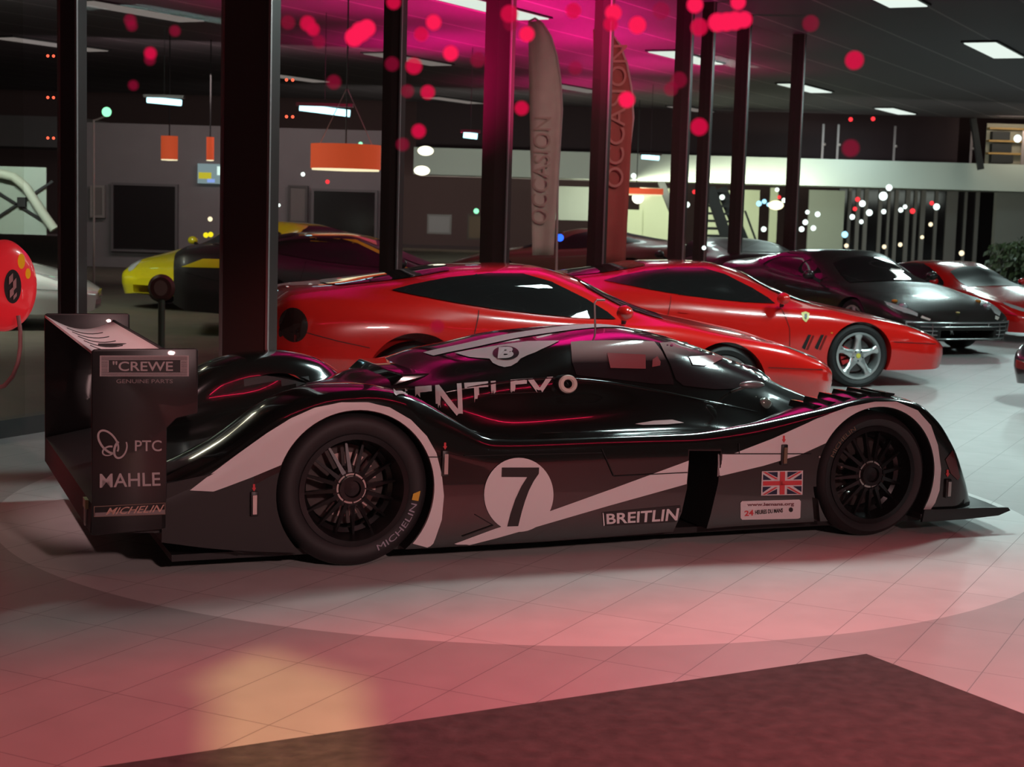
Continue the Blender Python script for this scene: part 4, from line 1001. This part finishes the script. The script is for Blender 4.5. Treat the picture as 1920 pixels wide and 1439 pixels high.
alloy = mat('silver_alloy', (.68, .70, .70), .30, .85)
def star_rim(rr, dish=.03):
    V = [lathe([(rr + .010, .014), (rr - .012, .010), (rr - .022, .03), (rr - .03, .09), (rr - .05, .16)], 64)]
    for k in range(5):
        a = math.pi / 2 + 2 * math.pi * k / 5; c, s = math.cos(a), math.sin(a); r_, t = Vector((c, 0, s)), Vector((-s, 0, c)); n = Vector((0, 1, 0))
        rows_ = [(.045, .052, dish + .005), (.10, .034, dish - .004), (.16, .026, dish - .008), (rr - .045, .032, dish - .012), (rr - .012, .050, .012)]
        v = []
        for r, h, y in rows_:
            q = r_ * r + n * y; v += [q - t * h + n * .014, q - t * h * .45, q + t * h * .45, q + t * h + n * .014, q + t * h + n * .05, q - t * h + n * .05]
        f = []
        for i in range(len(rows_) - 1):
            for j in range(6): a_, b_ = i * 6 + j, i * 6 + (j + 1) % 6; f.append((a_, b_, b_ + 6, a_ + 6))
        V.append(([tuple(q) for q in v], f))
    V.append(lathe([(.001, dish - .012), (.040, dish - .010), (.062, dish), (.075, dish + .03)], 32))
    return join(*V)
STAR = star_rim(.232); GTYRE = lathe(tyre_prof(.325, .238, .24), 72)
MESH = {}
def shared(name, vf, m, parent, smooth=True, angle=35, loc=None, key=None):
    k = key or name
    if k not in MESH: o = obj(name, vf() if callable(vf) else vf, m, parent, smooth, angle); MESH[k] = o.data
    else:
        o = bpy.data.objects.new(name, MESH[k]); COL.objects.link(o); o.parent = parent
    if loc is not None: o.location = loc
    return o
red_cal = mat('red_caliper', (.45, .015, .02), .4)
def gt_wheels(root, full=True):
    for hx in (0, 2.5):
        for far in (False, True):
            w = shared('wheel', lambda: GTYRE, tyre_m, root, True, 60, (hx, .03 if not far else GW - .03, .325), 'gt_tyre')
            if far: w.rotation_euler = (0, 0, math.pi)
            shared('rim', lambda: STAR, alloy, w, True, 35, None, 'gt_rim')
            if full and not far:
                shared('hub_cap', lambda: lathe([(.001, .012), (.024, .014), (.028, .024)], 24), mat('hub_yellow', (.65, .58, .08), .4), w, True, 35, None, 'gt_cap')
                shared('brake_disc', lambda: lathe([(.06, .10), (.165, .10), (.165, .12), (.06, .12)], 48, 'y', True), mat('steel_disc', (.16, .15, .15), .35, .8), w, True, 30, None, 'gt_disc')
                shared('caliper', lambda: join(*[obox((-.135 * math.cos(a), .085, .135 * math.sin(a)), (math.cos(a), 0, -math.sin(a)), (0, 1, 0), (math.sin(a), 0, math.cos(a)), .038, .02, .03) for a in (-.42, -.14, .14, .42)]), red_cal, w, False, 35, None, 'gt_cal')
                for k in range(5):
                    a = math.pi / 2 + 2 * math.pi * (k + .5) / 5
                    shared('wheel_bolt', lambda a=a: ball((.052 * math.cos(a), .02, .052 * math.sin(a)), .009, 8, 6), mat('bolt_dark', (.08, .08, .09), .4, .6), w, True, 35, None, 'gt_bolt%d' % k)
SIDE_GLASS = [(-.16,1.035),(.02,1.08),(.3,1.135),(.62,1.170),(.9,1.172),(1.12,1.115),(1.4,.985),(1.56,.89),(1.62,.835),(1.3,.845),(1.0,.868),(.64,.905),(.3,.955),(0,1.005)]
def gt(loc, phi, paint_m, label, scale=1.0, detail=2, group=None, name='sports_car', cat='car'):
    root = empty(name, loc, math.radians(phi), scale, label, cat, group); bpy.context.view_layer.update()
    body_ = gt_body(paint_m, root); sk = GSkin(root)
    def P(nm, poly, m, rf, step=.06, off=.004, parent=root): return lay(nm, tri_poly(poly, step), sk, rf, m, parent, off)
    gl_ = car_glass if detail > 1 else mat('car_glass_dull', (.010, .010, .010), .4, spec=.2)
    gt_wheels(root, detail > 1)
    P('windscreen', [(1.46,.44),(1.42,.70),(1.40,.96),(1.42,1.22),(1.46,1.48),(1.80,1.56),(2.06,1.62),(2.12,1.3),(2.14,.96),(2.12,.62),(2.06,.30),(1.80,.36)], gl_, top_ray(), .045, .007)
    P('rear_window', [(-.52,.52),(-.60,.74),(-.62,.96),(-.60,1.18),(-.52,1.40),(-.1,1.44),(.34,1.42),(.40,.96),(.34,.50),(-.1,.48)], gl_, top_ray(), .045, .007)
    for far in (False, True): P('side_window', SIDE_GLASS, gl_, side_ray(far), .03, .008)
    lens = mat('headlamp_lens', (.75, .78, .76), .10, .3, 1)
    for s in (0, 1):
        f = (lambda w: w) if s == 0 else (lambda w: GW - w)
        P('headlight', [(3.00,f(.15)),(3.10,f(.125)),(3.22,f(.14)),(3.36,f(.205)),(3.47,f(.32)),(3.42,f(.36)),(3.30,f(.31)),(3.12,f(.22))], lens, top_ray(), .03)
        if detail > 1: P('indicator', [(3.50,f(.345)),(3.57,f(.43)),(3.55,f(.46)),(3.47,f(.385))], mat('indicator_lens', (.75, .70, .62), .12, 0, 1), top_ray(), .03)
        P('tail_light', ell(f(.30), .76, .095, .105, 24), mat('tail_lens', (.030, .010, .008), .06, 0, 1), rear_ray(), .03)
        y = -.055 if s == 0 else GW + .055
        mr = obj('mirror', ball((1.62, y, .905), .085, 16, 10, .75, 1.0, .72), paint_m, root, True)
        obj('mirror_stalk', bar((1.64, y + (.06 if s == 0 else -.06), .87), (1.66, .10 if s == 0 else GW - .10, .82), .035), matte, mr)
    if detail > 0:
        seam = mat('panel_gap', (.002, .002, .002), .8)
        def line(pts, rf=None, t=.006, nm='panel_seam'):
            for a, b in zip(pts, pts[1:]):
                L = math.hypot(b[0] - a[0], b[1] - a[1]); nx, ny = -(b[1] - a[1]) / L * t / 2, (b[0] - a[0]) / L * t / 2
                P(nm, [(a[0] + nx, a[1] + ny), (b[0] + nx, b[1] + ny), (b[0] - nx, b[1] - ny), (a[0] - nx, a[1] - ny)], seam, rf or side_ray(), .05, .0045)
        line([(1.66, .79), (1.73, .60), (1.74, .40), (1.70, .22)]); line([(.50, .90), (.44, .70), (.40, .45), (.36, .38)])
        line([(2.86, .475), (3.10, .465), (3.38, .45)]); line([(-.90, .74), (-.60, .665), (-.36, .615)])
        P('door_handle', [(.56, .765), (.66, .757), (.66, .735), (.56, .742)], paint_m, side_ray(), .04, .012)
        line([(.52, 1.165), (.60, .91)], None, .02, 'window_pillar')
        P('lower_grille', [(.60, .235), (GW - .60, .235), (GW - .62, .325), (.62, .325)], matte, front_ray(), .05, .004)
    return root, sk, P
def paint_of(name, c, rough=.22, coat=1): return mat(name, c, rough, 0, coat)
red = paint_of('rosso_paint', rgb(214, 26, 20)); 
def place(front_px=None, **k): pass
# red coupe close behind the race car
r1, sk1, P1 = gt((-.69, 11.55, 0), 14, red, 'red fastback coupe close behind the race car, tail beside the wide dark column', .95)
cr = mat('chrome_trim', (.60, .58, .50), .2, .9)
lay('rear_window_trim', loop2([(-.44, 1.445), (-.2, 1.455), (.1, 1.455)], .010, .010), sk1, top_ray(), cr, r1, .008)
P1('tail_light', ell(.13, .74, .02, .06, 16), MATS['tail_lens'], rear_ray(), .03)
P1('side_tail_light', ell(-.92, .775, .10, .125, 28), MATS['tail_lens'], side_ray(), .03, .005)
P1('rear_bumper_lip', [(-1.0, .735), (-.9, .735), (-.9, .70), (-1.0, .70)], mat('dark_trim', (.02, .015, .015), .3), side_ray(), .05, .006)
# red coupe behind it with the silver star wheel
a2 = math.radians(12); s2 = .92
O2 = Vector((3.255, 15.063, 0)) - Vector((math.cos(a2), math.sin(a2), 0)) * 2.5 * s2
r2, sk2, P2 = gt(tuple(O2), 12, red, 'red coupe with a silver five-spoke wheel and a yellow shield on its wing', s2)
c2 = sk2.cam
shield = lay('wing_shield', tri_poly([(1502, 587), (1510, 585), (1517.5, 588), (1517, 597), (1511, 605), (1505, 600)], 3), sk2, c2, mat('shield_yellow', (.75, .70, .25), .4), r2, .006)
lay('shield_mark', tri_poly([(1508, 590), (1512, 589), (1513, 594), (1511, 600), (1508, 597)], 3), sk2, c2, decal_black, shield, .009)
for x in (1511, 1535):
    lay('wing_vent', tri_poly([(x + 4, 628), (x + 10, 628), (x - 2, 656), (x - 8, 652)], 4), sk2, c2, matte, r2, .004)
    lay('wing_vent', tri_poly([(x + 12, 629), (x + 16, 630), (x + 4, 657), (x, 656)], 4), sk2, c2, mat('vent_lip', rgb(120, 14, 12), .4), r2, .004)
P2('side_repeater', ell(2.18, .56, .012, .008, 10), mat('amber_lens', (.6, .25, .02), .3), side_ray(), .01, .006)
# black coupe facing the hall
pb = paint_of('black_grey_paint', (.022, .020, .018), .25, .35)
a3 = -66; s3 = .93; A3 = Vector((math.cos(math.radians(a3)), math.sin(math.radians(a3)), 0)); I3 = Vector((-A3.y, A3.x, 0))
O3 = Vector((5.25, 18.7, 0)) - A3 * 3.62 * s3 - I3 * .96 * s3
r3, sk3, P3 = gt(tuple(O3), a3, pb, 'black coupe facing forward with a chrome framed egg-crate grille', s3)
chrome = mat('grille_chrome', (.62, .64, .64), .22, .9)
def nose(w, z, off=.012):
    h = sk3.hit(Vector((8, .96 + w, z)), Vector((-1, 0, 0)), 0)
    return ((h.x if h is not None else 3.3) + off, .96 + w, z)
gx = nose(0, .31)[0] + .05
fr = [tube([nose(w, z, .02) for w in np.linspace(-.80, .80, 25)], .013, 8) for z in (.425, .175)]
for s in (-1, 1): fr.append(tube([nose(s * .80, .425, .02), nose(s * .77, .30, .02), nose(s * .70, .175, .02)], .012, 8))
g = obj('grille', join(*fr), chrome, r3, True)
ws_ = np.linspace(-.70, .70, 21)
bv = [nose(w, z, .004) for z in (.19, .25, .31, .37, .41) for w in ws_]
obj('grille_backing', (bv, [(r * 21 + c, r * 21 + c + 1, r * 21 + c + 22, r * 21 + c + 21) for r in range(4) for c in range(20)]), matte, g)
for k in range(4):
    z = .225 + k * .05; obj('grille_bar', tube([nose(w, z, .014) for w in np.linspace(-.66, .66, 21)], .0075, 6), chrome, g, True)
for w in (-.52, -.30, .30, .52): obj('grille_upright', tube([nose(w, z, .016) for z in (.19, .25, .31, .37, .41)], .0075, 6), chrome, g, True)
hp = [(-.018,-.05),(-.004,-.045),(.0,-.02),(.018,-.048),(.028,-.042),(.010,-.008),(.016,.01),(.034,.004),(.02,.022),(.010,.034),(.016,.052),(.0,.06),(-.006,.042),(-.022,.048),(-.012,.022),(-.022,.0),(-.012,-.018)]
obj('horse_mark', ([(gx - .01, .96 + x * 1.3, .305 + z * 1.3) for x, z in hp], [tuple(range(len(hp)))]), chrome, g)
for s in (0, 1):
    y = .30 if s == 0 else GW - .30
    h = sk3.hit(Vector((3.18, y, 3)), Vector((0, 0, -1)), 0)
    if h is not None: l_ = obj('headlamp_bulb', ball(h + Vector((.02, 0, -.01)), .055, 14, 9, 1.2, 1, .8), lens_m if False else mat('lamp_blue_glass', (.45, .50, .52), .1, .3, 1), r3, True)
    h = sk3.hit(Vector((3.02, y, 3)), Vector((0, 0, -1)), 0)
    if h is not None: obj('indicator_bulb', ball(h, .035, 12, 8, 1.3, 1, .6), mat('amber_lens', (.6, .25, .02), .3), r3, True)
h = sk3.hit(Vector((3.44, .96, 3)), Vector((0, 0, -1)), .004)
if h is not None: obj('bonnet_badge', ball(h, .03, 12, 8, 1.2, .8, .35), mat('shield_yellow', (.75, .70, .25), .4), r3, True)
# red car beyond it, cut by the frame
a4 = -62; A4 = Vector((math.cos(math.radians(a4)), math.sin(math.radians(a4)), 0)); I4 = Vector((-A4.y, A4.x, 0))
r4, sk4, P4 = gt(tuple(Vector((7.15, 20.9, 0)) - A4 * 3.62 * .80 - I4 * .96 * .80), a4, red, 'red coupe half hidden behind the black coupe at the right edge', .80, 1)
# dark car at the right edge
a5 = 202; A5 = Vector((math.cos(math.radians(a5)), math.sin(math.radians(a5)), 0)); I5 = Vector((-A5.y, A5.x, 0))
gt(tuple(Vector((4.63, 13.55, 0)) - A5 * 3.6 - I5 * .96), a5, paint_of('anthracite_paint', (.015, .015, .017)), 'dark grey car cut by the right edge, nose towards the race car', 1, 1)
# cars beyond the glazed wall
gt((-8.55, 18.0, 0), 10, paint_of('white_car_paint', (.75, .80, .74), .3), 'white car beyond the glazed wall at the far left', 1.02, 1)
yel = paint_of('yellow_paint', (.70, .58, .01), .3)
a6 = -118; A6 = Vector((math.cos(math.radians(a6)), math.sin(math.radians(a6)), 0)); I6 = Vector((-A6.y, A6.x, 0))
gt(tuple(Vector((-4.95, 22.4, 0)) - A6 * 3.6 - I6 * .96), a6, yel, 'yellow car nose-on beyond the glazed wall, between the first two columns', 1, 1)
r7, sk7, P7 = gt((-2.9, 18.6, 0), 9, paint_of('black_car_paint', (.010, .008, .008), .5, .15), 'black coupe with a yellow roof behind the red coupe\'s rear window', .98, 1)  # the yellow car's dark lower body is put in as black paint
P7('roof_panel', [(.42,.44),(1.36,.44),(1.36,GW-.44),(.42,GW-.44)], yel, top_ray(), .06)
P7('roof_edge', [(.55,1.175),(1.1,1.16),(1.42,1.02),(1.60,.90),(1.72,.84),(1.60,.835),(1.45,.93),(1.12,1.118),(.55,1.13)], yel, side_ray(), .05, .006)
P7('rear_haunch', [(-.95,.80),(-.7,.90),(-.3,.90),(.0,.84),(-.4,.80)], yel, side_ray(), .05, .006)
gt((2.3, 30.5, 0), 172, paint_of('bronze_paint', (.10, .035, .015), .45, .3), 'dark bronze car far behind the two feather flags', .95, 0)
r9, sk9, P9 = gt((4.4, 24.6, 0), 100, paint_of('dark_plum_paint', (.02, .012, .010), .45, .2), 'dark car with one glowing red tail light behind the red coupes', .95, 0)
obj('lit_tail_lamp', tube([(-1.10, .10, 1.03), (-1.10, .55, 1.03)], .05, 10), glow('tail_glow', (1, .10, .05), 2.2), r9, True)

# ================================================================== FLAGS
def feather(lab, px_l, px_r, py_top, y, cloth_m, pole_m, letters, lm, lx, ly0, ly1, pole_px, base_px):
    base = at_y(base_px, 480, y); base.z = 0
    e = empty('feather_flag', base, 0, 1, lab, 'flag')
    def L(px, py): v = at_y(px, py, y); return (v.x - base.x, v.z)
    w = px_r - px_l
    prof = [(px_l, py_top + 6), (px_l + w * .18, py_top), (px_l + w * .42, py_top + 10), (px_l + w * .66, py_top + 34), (px_l + w * .84, py_top + 70), (px_l + w * .95, py_top + 115), (px_r, py_top + 170)]
    right = [L(*p) for p in prof]
    cols = 7; V = []; Fs = []; rowsn = 26
    yb = py_top + 445
    for j in range(rowsn + 1):
        py = py_top + 6 + (yb - py_top - 6) * (j / rowsn) ** 1.25
        xr = np.interp(py, [p[1] for p in prof[1:]], [p[0] for p in prof[1:]]) if py > prof[1][1] else prof[1][0]
        xl = px_l + (py - py_top) * .018
        if py > prof[-1][1]: xr = px_r - (py - prof[-1][1]) * .05
        for i in range(cols + 1):
            q = L(xl + (xr - xl) * i / cols, py); V.append((q[0], .03 * math.sin(i * .9 + j * .22), q[1]))
    for j in range(rowsn):
        for i in range(cols): a = j * (cols + 1) + i; Fs.append((a, a + 1, a + cols + 2, a + cols + 1))
    cl = obj('cloth', (V, Fs), cloth_m, e, True, 60)
    sd = cl.modifiers.new('thick', 'SOLIDIFY'); sd.thickness = .004
    pts = [(q[0] + .012, .03, q[1]) for q in right] + [(L(pole_px, py_top + 300)[0], .03, L(pole_px, py_top + 300)[1]), (L(pole_px, 470)[0], .03, .05)]
    obj('pole', tube(pts, .016, 8), pole_m, e, True)
    obj('foot', lathe([(.001, .05), (.2, .04), (.22, 0), (.001, 0)], 24, 'z'), dark_brown, e, True).location = (L(pole_px, 470)[0], 0, 0)
    V2, T2 = text_tris(letters, .0, 0, 1)
    pts = []
    for u, v in V2:
        py = ly0 + (ly1 - ly0) * u; px = lx + 16 - 32 * v + (ly0 - py) * .03
        q = L(px, py); pts.append((q[0], -.05, q[1]))
    obj('flag_lettering', (pts, T2), lm, cl)
    return e
feather('tall pale feather flag left of the red one, behind the red coupes', 990, 1052, 34, 21.5, mat('flag_pale', (.50, .45, .38), .9, noise=.15, nscale=6), mat('flag_pole_grey', (.45, .38, .36), .5), 'OCCASION', mat('flag_letter_dim', (.42, .34, .28), .9), 1012, 420, 220, 1046, 1015)
feather('tall red feather flag with vertical lettering beside a dark column', 1112, 1186, 50, 21.0, mat('flag_red', (.36, .085, .07), .9, noise=.15, nscale=6), mat('flag_pole_pink', (.50, .30, .30), .5), 'OCCASION', mat('flag_letter', (.50, .20, .17), .9), 1152, 352, 85, 1172, 1140)

# ================================================================== THINGS AT THE FAR LEFT
# round red pump head with its hose
pc = at_y(8, 536, 8.4)
pump = empty('fuel_pump', (pc.x, pc.y, 0), math.radians(52), 1, 'rounded red fuel pump with black oval badge and pink hose, at the left edge', 'fuel pump')
pz = pc.z
pr = lathe([(.001, -.07), (.16, -.07), (.215, -.045), (.235, 0), (.215, .045), (.16, .07), (.001, .07)], 48)
obj('pump_head', ([(x * .78, y, z * 1.02 + pz) for x, y, z in pr[0]], pr[1]), mat('pump_red', rgb(222, 24, 34), .3, 0, .6, emit=(1, .03, .04), estr=.30), pump, True, 50)  # glow put into the red paint in place of red light
bd = obj('badge', ([(x * .052, -.074, z * .088 + pz) for x, z in ell(0, 0, 1, 1, 28)], [tuple(range(28))]), mat('badge_black', (.03, .018, .018), .4), pump)
for k, (dx, dz, w, h) in enumerate(((-.012, .04, .012, .03), (.010, .01, .010, .035), (-.008, -.03, .012, .03), (.012, -.05, .010, .02))):
    obj('badge_mark', ([(dx - w, -.077, pz + dz - h), (dx + w, -.077, pz + dz - h + .02), (dx + w, -.077, pz + dz + h), (dx - w, -.077, pz + dz + h - .02)], [(0, 1, 2, 3)]), mat('badge_pink', (.55, .25, .25), .5), bd)
for dx, dz, w, h in ((.055, .13, .022, .04), (.095, .065, .016, .028)):
    obj('yellow_mark', ([(dx + x * w, -.072, pz + dz + z * h) for x, z in ell(0, 0, 1, 1, 20)], [tuple(range(20))]), mat('pump_yellow', (.80, .33, .01), .4, emit=(1, .4, 0), estr=.25), pump)  # same added glow in the yellow paint
inv = pump.matrix_basis.inverted()
pl_ = inv @ at_y(-100, 800, 8.55)
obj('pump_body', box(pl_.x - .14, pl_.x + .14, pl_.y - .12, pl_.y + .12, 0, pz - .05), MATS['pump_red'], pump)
hz = [at_y(px, py, 8.3) for px, py in ((34, 592), (38, 620), (38, 650), (34, 680), (24, 706), (8, 724), (-14, 731), (-40, 730))]
obj('hose', tube([inv @ p for p in hz], .011, 10), mat('hose_pink', (.42, .20, .20), .6), pump, True)
# dim reflection of a second pump, built as a disc on a post
sc_ = at_y(303, 540, 16.5)
sp_ = empty('round_sign', (sc_.x, sc_.y, 0), 0, 1, 'small dark red round sign on a post behind the race car wing', 'sign')
sv = lathe([(.001, -.04), (.11, -.04), (.14, 0), (.11, .04), (.001, .04)], 32)
obj('sign_disc', ([(x, y, z + sc_.z) for x, y, z in sv[0]], sv[1]), mat('maroon_sign', (.09, .02, .018), .5), sp_, True, 50)
obj('sign_emblem', ([(x * .07, -.045, z * .08 + sc_.z) for x, z in ell(0, 0, 1, 1, 20)], [tuple(range(20))]), mat('sign_emblem_pale', (.22, .10, .09), .6), sp_)
obj('post', tube([(0, 0, 0), (0, 0, sc_.z - .12)], .035, 14), mat('post_olive', (.06, .055, .04), .6), sp_, True)
# white panel with its dark cross brace and curved frame
wy = 24
board = empty('cross_braced_board', at_y(44, 376, wy), 0, 1, 'pale board with a dark cross brace at the far left, behind the white car', 'board')
bx, bz = board.location.x, board.location.z
def BL(px, py, dy=0): v = at_y(px, py, wy); return (v.x - bx, dy, v.z - bz)
a, b = BL(-60, 310), BL(87, 441); obj('panel', box(a[0], b[0], 0, .03, b[2], a[2]), mat('board_green_white', (.36, .42, .36), .7), board)
for q in (((-60, 325), (100, 425)), ((-10, 412), (100, 340))): obj('brace', bar(BL(*q[0], -.03), BL(*q[1], -.03), .035), black_flat, board)
h = BL(43, 379, -.05); obj('hub', box(h[0] - .06, h[0] + .06, -.09, -.02, h[2] - .07, h[2] + .07), black_flat, board)
obj('curved_frame', tube([BL(*p, -.12) for p in ((-40, 322), (0, 325), (30, 332), (52, 350), (70, 378), (88, 405), (106, 430))], .07, 10), mat('frame_cream', (.50, .54, .44), .6), board, True)
lamp('left_board_light', 'AREA', (-7.2, 21.0, 3.2), (-7.0, 24, 1.7), 110, (.88, 1, .90), (1.5, .3))
# dark hedge at the right behind the red car
hv, hf = [], []
for i in range(5200):
    x, y, z = random.uniform(8.8, 11.8), random.uniform(29.2, 30.4), 0
    hgt = 1.12 + .22 * math.sin(x * 2.1) + .12 * math.sin(x * 5.3)
    z = random.uniform(.35, hgt); s = random.uniform(.05, .11); n = Vector((random.uniform(-1, 1), random.uniform(-1, .2), random.uniform(-.3, 1))).normalized()
    t = n.orthogonal().normalized() * s; u = n.cross(t).normalized() * s * .45; c = Vector((x, y, z)); k = len(hv)
    hv += [c - t, c + u, c + t, c - u]; hf.append((k, k + 1, k + 2, k + 3))
hd = empty('potted_hedge', (10.3, 29.8, 0), 0, 1, 'dark green clipped hedge behind the red car at the right edge', 'hedge')
o = obj('leaves', ([v - Vector((10.3, 29.8, 0)) for v in hv], hf), mat('hedge_leaf', (.035, .050, .018), .5, noise=.5, nscale=8), hd)
obj('planter', box(-1.5, 1.5, -.6, .6, 0, .45), mat('planter_dark', (.03, .03, .03), .5), hd)
